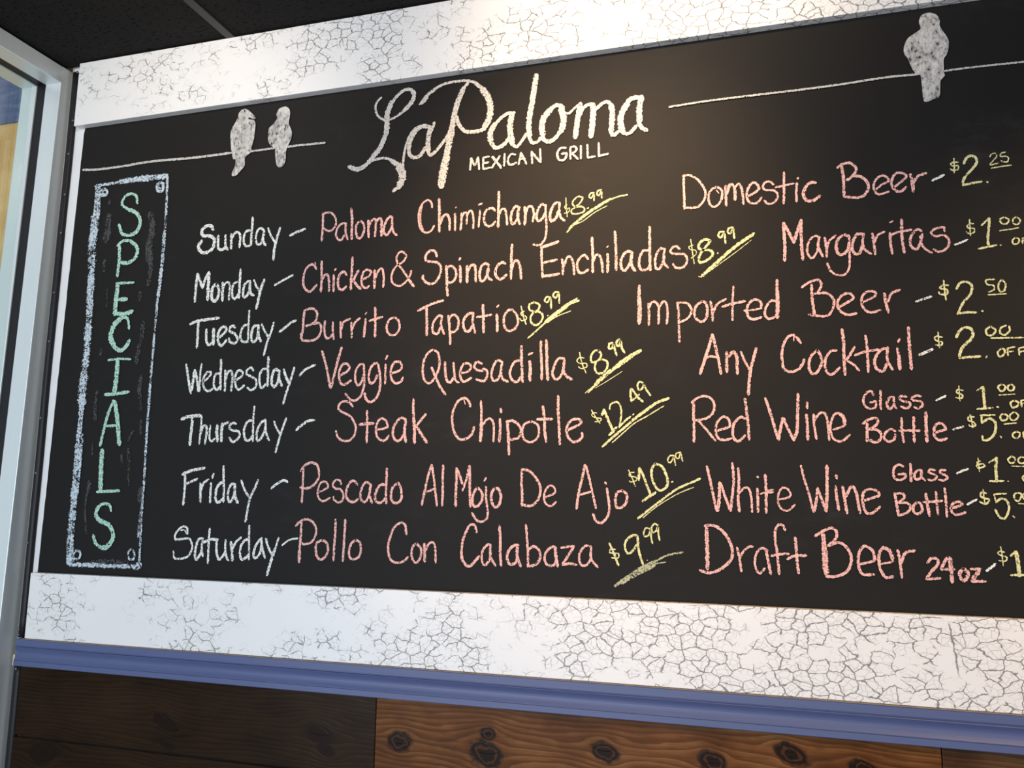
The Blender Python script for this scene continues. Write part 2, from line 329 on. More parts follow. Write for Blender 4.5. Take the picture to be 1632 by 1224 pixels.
# outside: rendered wall with a blue band on top, paving
ext = obj('wall_outside', box(-5.0, -1.98, 0.35, 0.55, -0.05, 2.817), M['stucco'], label='tan stucco wall outside, seen through the glass at the left edge', kind='structure')
obj('painted_band', box(-5.0, -1.98, 0.342, 0.55, 2.817, 3.35), M['bluewall'], ext, label='blue painted band above the tan stucco')
obj('ground', box(-7.0, -1.97, -6.0, 0.6, -0.10, -0.05), M['paving'], label='concrete paving outside the shop window', kind='structure')

# ---------------------------------------------------------------- white crackled boards
obj('painted_board', box(-1.7745, 2.2, -0.021, -0.0002, 2.5555, CZ-0.0005), M['crackle_top'], label='white crackle-painted board above the chalkboard, under the black ceiling', cat='board', loc=(-1.7745, 0, 2.5555), bevel=0.0012)
obj('painted_board', box(-1.7745, 2.2, -0.020, -0.0002, 1.2083, 1.3680), M['crackle_low'], label='white crackle-painted board below the chalkboard, resting on the blue rail', cat='board', loc=(-1.7745, 0, 1.2083), bevel=0.0012)

def strip(z0, z1, xa, xb, wig, name, label, screws):
    bm = bmesh.new(); n = 40; rings = []
    for i in range(n+1):
        t = i/n; z = z0+(z1-z0)*t
        w = wig*math.sin(t*9.5)+wig*0.7*math.sin(t*23+1)
        a = xa(z)+w*0.4; b = xb(z)+w
        c = (a+b)/2; h = (b-a)/2
        pts = [(a, 0.0), (a, -0.006), (c-h*0.72, -0.0100), (c, -0.0115), (c+h*0.72, -0.0100), (b, -0.006), (b, 0.0)]
        rings.append([bm.verts.new((x, y, z)) for x, y in pts])
    for i in range(n):
        for j in range(6): bm.faces.new((rings[i][j], rings[i][j+1], rings[i+1][j+1], rings[i+1][j]))
    bm.faces.new(rings[0]); bm.faces.new(rings[-1]); bmesh.ops.recalc_face_normals(bm, faces=bm.faces)
    o = obj(name, bm, M['rubber'], label=label, cat='trim strip', loc=(xa(z0), 0, z0), smooth=True)
    for (sx, sz) in screws:
        b2 = bmesh.new()
        bmesh.ops.create_uvsphere(b2, u_segments=10, v_segments=6, radius=0.0038)
        for v in b2.verts: v.co.z *= 1.0; v.co.y *= 0.5
        bmesh.ops.translate(b2, verts=b2.verts, vec=(sx, -0.0118, sz))
        obj('screw', b2, M['screw'], o, loc=(sx, -0.0118, sz), smooth=True)
    return o
SCREWS = [(-1.7902, 2.7193), (-1.7891, 2.5777), (-1.7931, 2.4822), (-1.7923, 2.3661), (-1.7925, 2.2587), (-1.7961, 2.0946), (-1.7969, 1.9623), (-1.8, 1.7599), (-1.7979, 1.6171), (-1.8023, 1.4408), (-1.8042, 1.2273), (-1.8035, 1.2136)]
strip(1.2075, 2.722, lambda z: -1.8090, lambda z: -1.7900, 0.0008, 'rubber_strip', 'black rubber strip with screws between the window post and the white boards', SCREWS)
strip(0.10, 1.1405, lambda z: -1.8110, lambda z: -1.7900, 0.0004, 'rubber_strip', 'black rubber strip beside the wood planks, below the blue rail', [(-1.8005, 1.132)])

# ---------------------------------------------------------------- chalkboard
BX, BZ = -1.7740, 1.3665
board = empty('chalkboard', (BX, 0, BZ), 'black menu chalkboard covered in coloured chalk writing between white crackled boards', 'chalkboard')
bm = bmesh.new()                                       # painted panel with a hand-brushed left and top edge
pts = []
rng = random.Random(3)
n = 60
for i in range(n+1):
    z = 1.362+(2.5585-1.362)*i/n; x = -1.7735+(z-1.3645)*0.0125+rng.uniform(-.0006, .0006)
    pts.append((x, z))
pts[-1] = (-1.7555, 2.5590); pts += [(-1.737, 2.5600), (-1.722, 2.5618), (-1.712, 2.5630), (-1.70, 2.5655), (2.2, 2.5655), (2.2, 1.362)]
fr_ = [bm.verts.new((x, 0.0, z)) for x, z in pts]; bk = [bm.verts.new((x, 0.0038, z)) for x, z in pts]
bm.faces.new(fr_); m_ = len(pts)
for i in range(m_): bm.faces.new((fr_[i], bk[i], bk[(i+1) % m_], fr_[(i+1) % m_]))
bmesh.ops.recalc_face_normals(bm, faces=bm.faces)
panel = obj('panel', bm, M['board'], board, loc=(BX, 0, BZ))
obj('margin', box(-1.812, -1.70, 0.0008, 0.0038, 1.362, 2.737), M['margin'], board, loc=(-1.812, 0, BZ), label='white painted margin left of the black panel')

def spline(p, closed=False):
    out = []; n = len(p)
    if n == 1: p = [p[0], (p[0][0]+1.5, p[0][1]+0.6)]; n = 2
    for i in range(n-1):
        p0 = p[i-1] if i else (2*p[0][0]-p[1][0], 2*p[0][1]-p[1][1]); p1, p2 = p[i], p[i+1]
        p3 = p[i+2] if i+2 < n else (2*p2[0]-p1[0], 2*p2[1]-p1[1])
        if i == 0 and n > 2: p0 = (p1[0]-(p2[0]-p1[0])*0.5, p1[1]-(p2[1]-p1[1])*0.5)
        L = math.hypot(p2[0]-p1[0], p2[1]-p1[1]); k = max(1, min(14, int(L/1.8)))
        for j in range(k):
            t = j/k; t2 = t*t; t3 = t2*t
            out.append(tuple(0.5*((2*p1[a])+(-p0[a]+p2[a])*t+(2*p0[a]-5*p1[a]+4*p2[a]-p3[a])*t2+(-p0[a]+3*p1[a]-3*p2[a]+p3[a])*t3) for a in (0, 1)))
    out.append(p[-1]); return out
LAYER = [0]
def writing(name, data, mat, parent, label):
    """data: strokes 'w x z x z ...' in half millimetres from the lower left corner of the board; 'P' = filled outline"""
    bm = bmesh.new(); uvl = bm.loops.layers.uv.new('stroke')
    for s in data.split(';'):
        f = s.split(); fill = f[0] == 'P'
        if fill: f = f[1:]
        f = [float(a)*0.5 for a in f]; w = f[0]; p = list(zip(f[1::2], f[2::2]))
        LAYER[0] += 1; y = -0.0003-0.0000035*LAYER[0]
        if fill:
            q = p
            vs = [bm.verts.new((BX+a/1000, y, BZ+b/1000)) for a, b in q]
            for tri in tessellate_polygon([[Vector((a, b, 0)) for a, b in q]]):
                face = bm.faces.new([vs[i] for i in tri])
                for l in face.loops: l[uvl].uv = (l.vert.co.x*4, 0.62)
            continue
        q = spline(p); h = w/2*1.32
        # round caps: extend both ends and taper
        def ext(a, b, d):
            L = math.hypot(a[0]-b[0], a[1]-b[1]) or 1; return (a[0]+(a[0]-b[0])/L*d, a[1]+(a[1]-b[1])/L*d)
        q = [ext(q[0], q[1], h*0.45)]+q+[ext(q[-1], q[-2], h*0.45)]
        acc = 0; prev = None; row = []
        tot = sum(math.hypot(q[i+1][0]-q[i][0], q[i+1][1]-q[i][1]) for i in range(len(q)-1))
        for i, c in enumerate(q):
            a, b = q[max(0, i-1)], q[min(len(q)-1, i+1)]
            L = math.hypot(b[0]-a[0], b[1]-a[1]) or 1; nx, nz = -(b[1]-a[1])/L, (b[0]-a[0])/L
            if prev: acc += math.hypot(c[0]-prev[0], c[1]-prev[1])
            prev = c; e = min(acc, tot-acc)
            hh = h*(0.45+0.55*min(1.0, e/(h*0.9+.01)))*(1+0.07*math.sin(acc*0.21+len(row)))
            v1 = bm.verts.new((BX+(c[0]+nx*hh)/1000, y, BZ+(c[1]+nz*hh)/1000)); v2 = bm.verts.new((BX+(c[0]-nx*hh)/1000, y, BZ+(c[1]-nz*hh)/1000))
            row.append((v1, v2, acc/1000+LAYER[0]*0.37))
        for i in range(len(row)-1):
            a, b = row[i], row[i+1]
            fc = bm.faces.new((a[0], a[1], b[1], b[0]))
            for l, (u, vv) in zip(fc.loops, ((a[2], 1), (a[2], 0), (b[2], 0), (b[2], 1))): l[uvl].uv = (u*10, vv)
    for f_ in bm.faces:
        f_.normal_update()
        if f_.normal.y > 0: f_.normal_flip()
    me = bpy.data.meshes.new(name); bm.to_mesh(me); bm.free(); me.materials.append(mat)
    org = (BX, 0, BZ); me.transform(Matrix.Translation((-BX, 0, -BZ)))
    o = bpy.data.objects.new(name, me); C.objects.link(o); o.parent = parent
    if parent.type == 'EMPTY': pass
    o['label'] = label
    if name == 'smudge': o['kind'] = 'stuff'
    return o
made = {}
TEXT = [
 ('day_name', 'Sunday', 'white', 'white chalk word Sunday with its dash',
  '18 907 1729 897 1748 872 1754 845 1739 841 1717 854 1702 889 1699 915 1681 919 1648 901 1622 865 1612 835 1627 827 1652 844 1677;15 940 1695 942 1659 945 1632 961 1621 981 1626 990 1642;15 983 1694 984 1656 989 1634 1001 1618;14 1016 1697 1019 1659 1021 1621;13 1019 1670 1036 1701 1057 1703 1068 1687 1070 1655 1069 1625;13 1126 1707 1105 1706 1092 1685 1091 1653 1104 1630 1128 1631 1137 1644;14 1135 1774 1135 1731 1134 1682 1134 1631;13 1206 1697 1191 1712 1171 1709 1161 1680 1163 1647 1176 1631 1193 1639 1202 1666;14 1206 1696 1201 1666 1206 1641 1218 1624;12 1227 1711 1244 1673 1274 1630;14 1295 1706 1283 1670 1274 1628 1268 1586 1267 1546;13 1353 1663 1390 1677 1436 1689'),
 ('day_name', 'Monday', 'white', 'white chalk word Monday with its dash',
  '15 834 1505 830 1466 829 1418 828 1361;15 834 1504 848 1473 868 1429;14 870 1431 879 1468 898 1508;19 900 1508 902 1467 902 1413 904 1366;17 949 1445 929 1428 925 1396 930 1369 946 1357 963 1377 966 1415 949 1445;17 985 1448 988 1402 990 1357;11 990 1418 1000 1444 1018 1449 1028 1429 1028 1395 1027 1358;13 1070 1448 1049 1436 1042 1405 1048 1372 1064 1363 1080 1386;14 1084 1511 1084 1466 1085 1412 1085 1365;14 1144 1446 1127 1444 1112 1427 1106 1395 1112 1368 1129 1373 1142 1398;14 1144 1445 1144 1409 1152 1382 1169 1373;12 1165 1451 1179 1420 1201 1392;15 1224 1449 1211 1418 1202 1384 1195 1343 1187 1304;11 1283 1417 1324 1437 1381 1461'),
 ('day_name', 'Tuesday', 'white', 'white chalk word Tuesday with its dash',
  '15 811 1247 853 1261 896 1264 977 1270;15 859 1255 859 1207 861 1164 860 1125;14 909 1215 910 1178 918 1146 933 1136 951 1150;17 951 1216 953 1181 955 1137;14 989 1172 1016 1194 1024 1212 1008 1224 988 1211 978 1180 984 1149 1000 1129 1023 1147 1028 1157;13 1075 1215 1062 1226 1045 1217 1046 1198 1071 1187 1090 1167 1089 1147 1072 1137 1047 1148 1043 1164;13 1142 1228 1122 1221 1109 1195 1108 1164 1121 1145 1142 1142 1153 1152;10 1149 1298 1149 1256 1150 1204 1152 1141;14 1204 1219 1181 1218 1171 1195 1169 1161 1180 1140 1197 1150 1207 1180;15 1207 1222 1206 1191 1211 1165 1224 1141;12 1223 1226 1241 1194 1264 1160;12 1290 1231 1279 1187 1264 1147 1253 1106 1245 1072;13 1325 1184 1356 1204 1386 1226 1411 1235'),
 ('day_name', 'Wednesday', 'white', 'white chalk word Wednesday with its dash',
  '14 805 1042 817 997 830 944 844 897;16 858 1012 853 965 847 913;14 858 1012 875 964 888 906;10 896 1042 891 1005 893 953 893 906;12 910 953 940 972 954 993 938 1001 918 984 910 953 921 919 946 905 969 917;12 1005 991 981 987 972 956 977 925 993 909 1007 924;14 1006 1059 1008 1012 1010 960 1014 911;13 1034 1006 1037 959 1039 903;13 1040 959 1049 995 1067 1000 1078 973 1077 937 1075 903;12 1097 955 1128 972 1133 992 1114 1003 1097 988 1094 952 1102 921 1121 908 1147 928;12 1193 998 1178 1014 1158 1002 1157 981 1181 970 1211 952 1210 918 1185 904 1164 917;12 1262 1006 1240 999 1228 969 1233 931 1245 912 1267 932;14 1272 1062 1273 1018 1275 967 1276 922;15 1338 991 1311 999 1299 972 1298 936 1311 916 1330 935 1335 966;14 1336 991 1336 960 1354 920;14 1360 998 1373 964 1392 931;12 1416 1006 1405 963 1393 924 1379 879 1367 834;12 1447 967 1476 994 1527 1015'),
 ('day_name', 'Thursday', 'white', 'white chalk word Thursday with its dash',
  '17 801 769 832 779 874 784 913 784;16 863 775 864 731 861 685 860 642;11 917 779 917 736 915 690 913 646;13 918 695 928 730 945 733 952 705 949 674 947 646;11 970 735 968 704 970 674 983 659 1000 671;16 1010 737 1009 704 1016 658;15 1036 744 1036 704 1038 658;13 1038 714 1045 739 1071 751;12 1115 741 1100 746 1083 738 1079 723 1097 710 1130 705 1138 682 1121 662 1101 655 1082 675;13 1204 757 1179 752 1163 722 1163 687 1176 662 1196 664 1209 682;11 1211 825 1209 777 1210 722 1213 657;13 1276 758 1254 746 1238 721 1232 691 1237 661 1253 666 1271 696 1279 726;11 1277 756 1279 716 1290 681 1302 661;11 1323 750 1338 720 1360 688;12 1388 764 1374 725 1360 680 1349 641 1340 604;13 1444 708 1480 735 1506 750 1538 752'),
 ('day_name', 'Friday', 'white', 'white chalk word Friday with its dash',
  '15 829 499 879 517 955 530;14 845 497 848 451 848 401 846 353;13 851 451 883 464 918 477;14 937 457 940 412 943 367;13 943 427 955 457 980 475;13 996 457 996 412 997 365;12 1008 502 1001 482;14 1062 463 1038 448 1026 413 1029 378 1042 366 1064 379 1072 393;12 1060 540 1064 488 1070 428 1072 369;13 1131 453 1111 453 1097 428 1095 394 1105 369 1121 384 1131 414;15 1130 451 1131 414 1140 384 1152 365;12 1163 471 1184 429 1213 390;12 1255 474 1241 439 1218 390 1210 351 1204 312;12 1204 312 1201 288 1198 278;12 1328 435 1358 457 1393 473 1413 465'),
 ('day_name', 'Saturday', 'white', 'white chalk word Saturday with its dash',
  '11 883 215 878 242 856 249 828 231 812 206 817 188 853 189 894 193 913 164 911 134 889 107 855 97 819 99 810 131;7 877 215 864 232 843 231;13 973 197 947 189 936 154 933 115 943 96 962 121 971 151;12 973 195 968 155 977 112;12 1006 242 1005 200 1006 152 1008 81;13 975 175 1012 191 1055 192;13 1049 192 1050 158 1055 124 1068 100 1087 115 1101 140;12 1098 191 1099 149 1107 116 1120 97;16 1127 184 1136 146 1141 98;12 1141 155 1156 185 1182 205;13 1223 199 1199 188 1182 161 1182 123 1193 104 1215 114 1228 129;11 1222 261 1224 211 1228 158 1230 105;13 1293 205 1272 183 1257 154 1256 120 1269 114 1287 136 1295 174;12 1293 205 1296 165 1316 115;12 1316 203 1329 166 1351 131;10 1383 210 1373 176 1366 152;15 1366 157 1354 119 1343 81 1331 38;9 1403 175 1424 192 1445 202 1484 209'),
 ('word', 'Sunday:Paloma', 'pink', 'pink chalk word Paloma in the Sunday special',
  '11 1525 1752 1551 1762 1580 1753 1601 1722 1599 1691 1579 1669 1556 1671 1533 1685;12 1530 1760 1531 1691 1529 1622;11 1659 1693 1639 1700 1615 1684 1605 1648 1615 1624 1635 1617 1650 1640;11 1656 1699 1655 1660 1668 1617;14 1681 1770 1687 1720 1688 1668 1690 1618;12 1730 1703 1712 1686 1711 1650 1720 1623 1737 1620 1750 1642 1754 1672 1744 1696 1730 1703;13 1773 1702 1776 1660 1778 1619;11 1778 1670 1791 1700 1810 1704 1813 1662 1811 1619;13 1813 1683 1829 1707 1843 1696 1843 1660 1845 1621;12 1899 1703 1888 1712 1870 1696 1857 1663 1859 1633 1875 1624 1893 1650 1900 1680;11 1897 1704 1898 1665 1907 1634 1924 1617'),
 ('word', 'Sunday:Chimichanga', 'pink', 'pink chalk word Chimichanga in the Sunday special',
  '10 2099 1736 2093 1762 2074 1774 2049 1759 2034 1725 2033 1679 2045 1637 2069 1618 2095 1623 2112 1647;6 2049 1749 2042 1714 2044 1668 2058 1631;13 2132 1774 2135 1720 2136 1670 2138 1617;12 2141 1654 2155 1688 2176 1694 2187 1665 2188 1620;11 2213 1696 2215 1653 2215 1616;10 2215 1726 2214 1725 2218 1726;11 2245 1695 2245 1655 2242 1616;10 2248 1675 2258 1697 2271 1688 2270 1643;10 2272 1683 2286 1704 2299 1690 2304 1655 2303 1618;9 2327 1728 2343 1732;10 2334 1700 2332 1663 2329 1623;11 2407 1691 2391 1707 2366 1699 2354 1671 2360 1635 2378 1622 2395 1627 2409 1641;13 2423 1781 2423 1729 2423 1674 2422 1615;11 2427 1674 2439 1697 2454 1694 2462 1656 2465 1621;12 2523 1695 2503 1704 2486 1678 2482 1644 2492 1622 2511 1642 2518 1671;12 2520 1697 2513 1661 2524 1619;13 2546 1697 2550 1658 2547 1615;11 2550 1663 2562 1696 2581 1694 2589 1659 2584 1626;12 2641 1693 2624 1702 2608 1677 2601 1644 2613 1626 2632 1641 2642 1664;10 2644 1698 2643 1659 2647 1615 2647 1572 2640 1539 2626 1519;13 2706 1700 2687 1701 2670 1676 2663 1638 2673 1620 2692 1636 2701 1664;11 2708 1702 2705 1668 2713 1634 2730 1617'),
 ('price', 'Sunday', 'yellow', 'yellow chalk price $8.99 in the Sunday line',
  '4 2735 1723 2737 1680 2742 1634;4 2741 1691 2730 1683 2737 1668 2751 1674 2749 1657 2728 1651;7 2812 1716 2793 1723 2772 1710 2765 1692 2779 1676 2805 1676 2819 1663 2812 1649 2786 1644 2763 1648 2761 1663 2779 1676 2800 1693 2812 1714;9 2832 1664 2836 1667;7 2861 1733 2847 1732 2839 1718 2849 1710 2861 1726 2861 1697;7 2894 1744 2880 1741 2874 1727 2884 1719 2894 1737 2896 1705'),
 ('underline', 'Sunday', 'yellow', 'yellow chalk strokes under the Sunday price',
  '7 2740 1562 2759 1584;13 2752 1580 2791 1612 2838 1646 2898 1679 2935 1697;7 2926 1691 2962 1704 3008 1710;4 2782 1597 2815 1610 2866 1644 2919 1668'),
 ('word', 'Monday:Chicken &', 'pink', 'pink chalk word Chicken & in the Monday special',
  '12 1507 1482 1495 1503 1472 1505 1450 1483 1441 1447 1443 1406 1462 1379 1485 1375 1514 1404;7 1500 1516 1502 1498;13 1535 1519 1537 1477 1540 1425 1538 1369;12 1544 1430 1557 1450 1574 1444 1581 1407 1582 1369;13 1604 1447 1605 1406 1606 1367;9 1614 1477 1607 1468;13 1671 1442 1656 1459 1635 1445 1627 1414 1633 1383 1650 1370 1672 1386;13 1698 1527 1699 1476 1697 1420 1697 1369;13 1733 1461 1718 1434 1708 1412;13 1708 1412 1726 1390 1748 1369;12 1757 1414 1789 1429 1799 1449 1777 1460 1758 1446 1751 1411 1759 1381 1778 1372 1792 1381;14 1818 1455 1819 1412 1819 1369;11 1822 1417 1837 1451 1855 1460 1864 1429 1866 1399 1864 1371;10 2018 1364 1993 1401 1959 1448 1934 1480 1928 1510 1940 1532 1959 1533 1975 1514 1963 1488 1932 1470 1912 1446 1905 1411 1914 1386 1946 1371 1977 1387 1997 1415 2004 1440;13 1990 1401 2007 1380 2020 1365'),
 ('word', 'Monday:Spinach', 'pink', 'pink chalk word Spinach in the Monday special',
  '12 2130 1498 2119 1524 2095 1528 2075 1509 2076 1484 2105 1475 2136 1468 2152 1439 2143 1401 2118 1373 2087 1375 2063 1398 2065 1413;13 2177 1450 2181 1403 2183 1354 2187 1310;11 2179 1428 2188 1447 2208 1445 2224 1425 2225 1395 2210 1374 2187 1371;11 2245 1482 2239 1475;13 2244 1445 2247 1408 2248 1369;14 2278 1443 2279 1406 2280 1367;12 2282 1416 2294 1442 2314 1443 2320 1408 2321 1367;12 2382 1440 2364 1449 2345 1431 2339 1397 2346 1368 2363 1374 2377 1404 2382 1433;11 2379 1428 2375 1400 2383 1380 2398 1369;13 2459 1440 2446 1448 2424 1435 2413 1407 2420 1382 2440 1371 2466 1389;12 2490 1527 2488 1479 2487 1421 2486 1368;12 2489 1411 2499 1444 2516 1450 2529 1418 2534 1367'),
 ('word', 'Monday:Enchiladas', 'pink', 'pink chalk word Enchiladas in the Monday special',
  '10 2588 1520 2605 1515 2624 1516;14 2624 1504 2665 1513 2702 1524;11 2626 1504 2627 1459 2630 1411 2632 1366;12 2633 1373 2666 1373 2708 1378;11 2637 1433 2665 1437 2697 1442;11 2719 1442 2724 1409 2723 1374;11 2727 1409 2743 1448 2759 1447 2771 1415 2774 1370;11 2836 1434 2820 1454 2799 1441 2787 1414 2794 1381 2813 1375 2836 1387;12 2853 1531 2855 1479 2856 1428 2856 1374;11 2859 1423 2870 1450 2886 1446 2896 1415 2900 1371;7 2918 1481 2924 1486;12 2921 1451 2922 1414 2921 1370;12 2953 1549 2956 1500 2958 1443 2958 1376;12 3029 1447 3009 1456 2989 1441 2979 1414 2982 1382 2997 1374 3015 1398 3027 1429;13 3027 1450 3022 1416 3026 1388 3040 1368;11 3094 1454 3074 1453 3060 1427 3056 1395 3066 1371 3088 1370 3102 1387;12 3102 1557 3102 1502 3102 1442 3104 1366;11 3166 1453 3147 1457 3131 1435 3124 1404 3128 1374 3141 1370 3157 1397 3164 1428;10 3165 1453 3159 1419 3163 1392 3178 1372;10 3227 1448 3214 1462 3197 1458 3189 1440 3205 1430 3240 1427 3255 1412 3254 1385 3235 1368 3211 1370 3198 1387'),
 ('price', 'Monday', 'yellow', 'yellow chalk price $8.99 in the Monday line',
  '4 3273 1488 3277 1456 3281 1419 3286 1381;4 3283 1462 3266 1457 3270 1445 3292 1439 3294 1423 3274 1406;11 3352 1477 3331 1483 3311 1471 3305 1451 3317 1439 3343 1437 3360 1427 3359 1409 3338 1393 3312 1385 3306 1404 3317 1430 3339 1456 3354 1475;7 3381 1419 3383 1421;8 3410 1509 3393 1510 3386 1495 3395 1485 3410 1502 3414 1459;8 3446 1526 3429 1523 3425 1507 3435 1500 3446 1519 3450 1478'),
 ('underline', 'Monday', 'yellow', 'yellow chalk strokes under the Monday price',
  '4 3303 1326 3315 1322;14 3317 1327 3376 1379 3452 1442 3528 1492;3 3345 1343 3397 1379 3456 1420 3517 1465'),
 ('word', 'Tuesday:Burrito', 'pink', 'pink chalk word Burrito in the Tuesday special',
  '12 1508 1212 1536 1216 1551 1190 1542 1155 1518 1136 1485 1132 1451 1139 1443 1169;13 1456 1281 1453 1240 1453 1194 1447 1154;12 1454 1279 1481 1289 1510 1283 1525 1262 1521 1232 1502 1215 1466 1204;12 1569 1224 1568 1184 1576 1148 1593 1141 1611 1157;11 1611 1217 1613 1172 1620 1134;12 1651 1215 1654 1175 1657 1140;11 1657 1180 1668 1214 1701 1228;11 1708 1210 1711 1172 1713 1137;12 1713 1177 1729 1211 1752 1228;12 1782 1223 1779 1179 1776 1139;7 1785 1254 1778 1246;12 1801 1213 1836 1222 1867 1227;12 1828 1276 1831 1226 1832 1181 1833 1137;11 1926 1224 1902 1212 1890 1183 1897 1153 1919 1139 1942 1146 1956 1175 1947 1208 1926 1224'),
 ('word', 'Tuesday:Tapatio', 'pink', 'pink chalk word Tapatio in the Tuesday special',
  '12 2044 1248 2081 1264 2121 1279 2167 1289;13 2086 1267 2088 1222 2091 1174 2091 1132;12 2164 1216 2146 1219 2129 1201 2118 1172 2123 1143 2143 1137 2158 1165;11 2163 1218 2160 1175 2176 1133;12 2194 1217 2200 1168 2204 1130 2206 1086;11 2197 1202 2212 1218 2230 1215 2243 1195 2241 1161 2227 1143 2207 1139;13 2309 1223 2292 1221 2273 1203 2266 1175 2277 1145 2296 1142 2313 1168;11 2314 1225 2311 1182 2324 1131;10 2330 1203 2359 1206 2399 1210;13 2358 1258 2360 1218 2362 1175 2363 1132;8 2432 1252 2423 1244;13 2424 1210 2426 1171 2427 1134;11 2498 1228 2476 1226 2460 1203 2457 1170 2468 1141 2490 1133 2514 1148 2523 1176 2515 1205 2498 1225'),
 ('price', 'Tuesday', 'yellow', 'yellow chalk price $8.99 in the Tuesday line',
  '6 2535 1244 2541 1222 2549 1189 2560 1158;6 2551 1219 2537 1213 2539 1201 2558 1195 2561 1183 2540 1176 2532 1187;9 2596 1257 2574 1246 2575 1225 2596 1214 2615 1223 2619 1244 2596 1257;9 2596 1212 2580 1192 2585 1164 2606 1153 2630 1171 2634 1198 2615 1213 2596 1212;7 2656 1192 2659 1194;8 2669 1274 2652 1277 2643 1261 2655 1253 2669 1269 2673 1224;8 2706 1295 2688 1295 2681 1280 2692 1270 2706 1288 2709 1246'),
 ('underline', 'Tuesday', 'yellow', 'yellow chalk strokes under the Tuesday price',
  '8 2569 1097 2593 1116 2635 1152 2663 1174;18 2649 1165 2695 1200 2746 1234;12 2737 1230 2765 1245 2795 1252;8 2737 1237 2788 1262;4 2663 1167 2705 1190 2760 1208'),
 ('word', 'Wednesday:Veggie', 'pink', 'pink chalk word Veggie in the Wednesday special',
  '13 1561 1079 1578 1033 1596 977 1613 903;13 1663 1092 1647 1035 1634 976 1618 905;12 1662 960 1696 977 1709 996 1695 1013 1673 1012 1658 985 1657 951 1669 921 1691 918 1720 935;11 1782 1008 1786 957 1787 908 1772 860 1746 841 1719 846 1693 874;11 1781 1008 1760 1007 1742 978 1741 938 1756 911 1774 928 1783 962;12 1855 1006 1866 954 1868 896 1854 853 1826 832 1802 844 1792 874;12 1850 1011 1829 1007 1814 980 1810 941 1820 919 1838 926 1852 955;11 1900 1044 1891 1029;11 1892 1004 1893 958 1893 915;11 1923 962 1962 973 1974 994 1960 1014 1934 1010 1920 977 1924 938 1943 916 1969 920 1981 941'),
 ('word', 'Wednesday:Quesadilla', 'pink', 'pink chalk word Quesadilla in the Wednesday special',
  '11 2128 1063 2103 1052 2083 1019 2077 976 2084 933 2105 911 2127 922 2149 960 2158 1002 2149 1046 2128 1063;12 2120 982 2139 941 2161 898 2190 857;12 2184 1004 2187 958 2195 920 2213 913 2227 933;11 2225 1000 2229 957 2238 919 2253 909;11 2259 951 2291 957 2308 973 2300 992 2275 993 2259 966 2260 932 2277 913 2311 929;11 2359 990 2339 1000 2325 987 2330 968 2365 957;11 2364 969 2382 959 2385 938 2373 915 2353 915 2334 922;11 2454 994 2432 1004 2413 979 2404 942 2414 914 2433 918 2450 950;11 2454 996 2447 955 2455 922 2481 907;11 2532 1000 2511 994 2494 967 2490 935 2505 909 2524 906 2541 929;12 2540 1063 2541 1007 2544 956 2547 903;10 2573 1024 2591 1031;15 2579 994 2581 950 2580 909;12 2628 1080 2629 1027 2633 967 2633 912;13 2652 1084 2655 1026 2656 966 2661 909;11 2732 1000 2708 1001 2690 974 2681 938 2693 912 2714 919 2727 950 2734 982;11 2733 995 2730 955 2739 927 2766 908'),
 ('price', 'Wednesday', 'yellow', 'yellow chalk price $8.99 in the Wednesday line',
  '5 2799 1025 2807 988 2816 961 2828 934;5 2819 999 2800 1002 2788 989 2800 977 2828 976 2830 960 2807 954 2794 964;9 2886 1028 2866 1029 2850 1009 2850 984 2862 979 2884 990 2893 1012 2880 1031;9 2893 992 2873 981 2866 954 2877 932 2900 933 2918 953 2918 980 2893 992;9 2942 1060 2928 1056 2927 1036 2940 1037 2946 1053 2952 1028 2959 1005;9 2971 1074 2960 1066 2960 1048 2971 1047 2976 1067 2982 1036 2993 1015'),
 ('underline', 'Wednesday', 'yellow', 'yellow chalk strokes under the Wednesday price',
  '5 2825 849 2862 878;6 2837 850 2866 876;17 2866 883 2915 926 2982 973 3026 1002;12 3004 988 3031 1005 3062 1021;11 2969 973 3022 1005 3061 1024;3 2868 869 2915 895 2982 936'),
 ('word', 'Thursday:Steak', 'pink', 'pink chalk word Steak in the Thursday special',
  '11 1734 812 1717 832 1687 838 1664 823 1662 803 1687 786 1723 768 1745 739 1755 710 1746 676 1720 655 1685 658 1663 675 1654 702;14 1772 729 1807 732 1843 733;12 1808 791 1811 748 1812 700 1812 647;11 1863 704 1894 709 1914 718 1903 746 1877 754 1859 728 1857 699 1864 671 1891 654 1909 661 1921 677;12 2003 747 1980 757 1960 741 1943 712 1942 679 1958 653 1979 658 1996 683;14 2002 745 1998 707 1999 679 2006 648;12 2037 841 2037 796 2041 754;15 2041 754 2046 706 2048 643;12 2099 771 2075 744 2055 720;13 2055 718 2079 683 2108 643'),
 ('word', 'Thursday:Chipotle', 'pink', 'pink chalk word Chipotle in the Thursday special',
  '11 2310 800 2302 824 2279 840 2250 825 2229 783 2225 746 2231 704;12 2231 704 2244 676 2269 655 2298 662 2320 680 2329 710;5 2279 831 2285 812;11 2358 825 2361 781 2362 735;15 2362 735 2362 689 2359 648;10 2365 712 2384 739 2403 746 2418 725 2421 684 2419 645;12 2448 744 2449 694 2446 645;12 2450 788 2452 773;13 2481 735 2486 678 2491 590;12 2482 733 2505 735 2530 719 2544 693 2531 662 2501 654 2491 660;10 2586 731 2559 719 2549 688 2558 654 2587 642 2614 656 2624 687 2616 718 2586 731;12 2615 740 2647 740 2681 740;13 2640 795 2647 743 2649 692 2655 643;12 2707 838 2707 778 2711 717 2715 632;11 2748 691 2786 708 2807 723 2797 737 2771 736 2750 716 2744 691 2753 660 2771 642 2797 647 2812 664 2811 680'),
 ('price', 'Thursday', 'yellow', 'yellow chalk price $12.49 in the Thursday line',
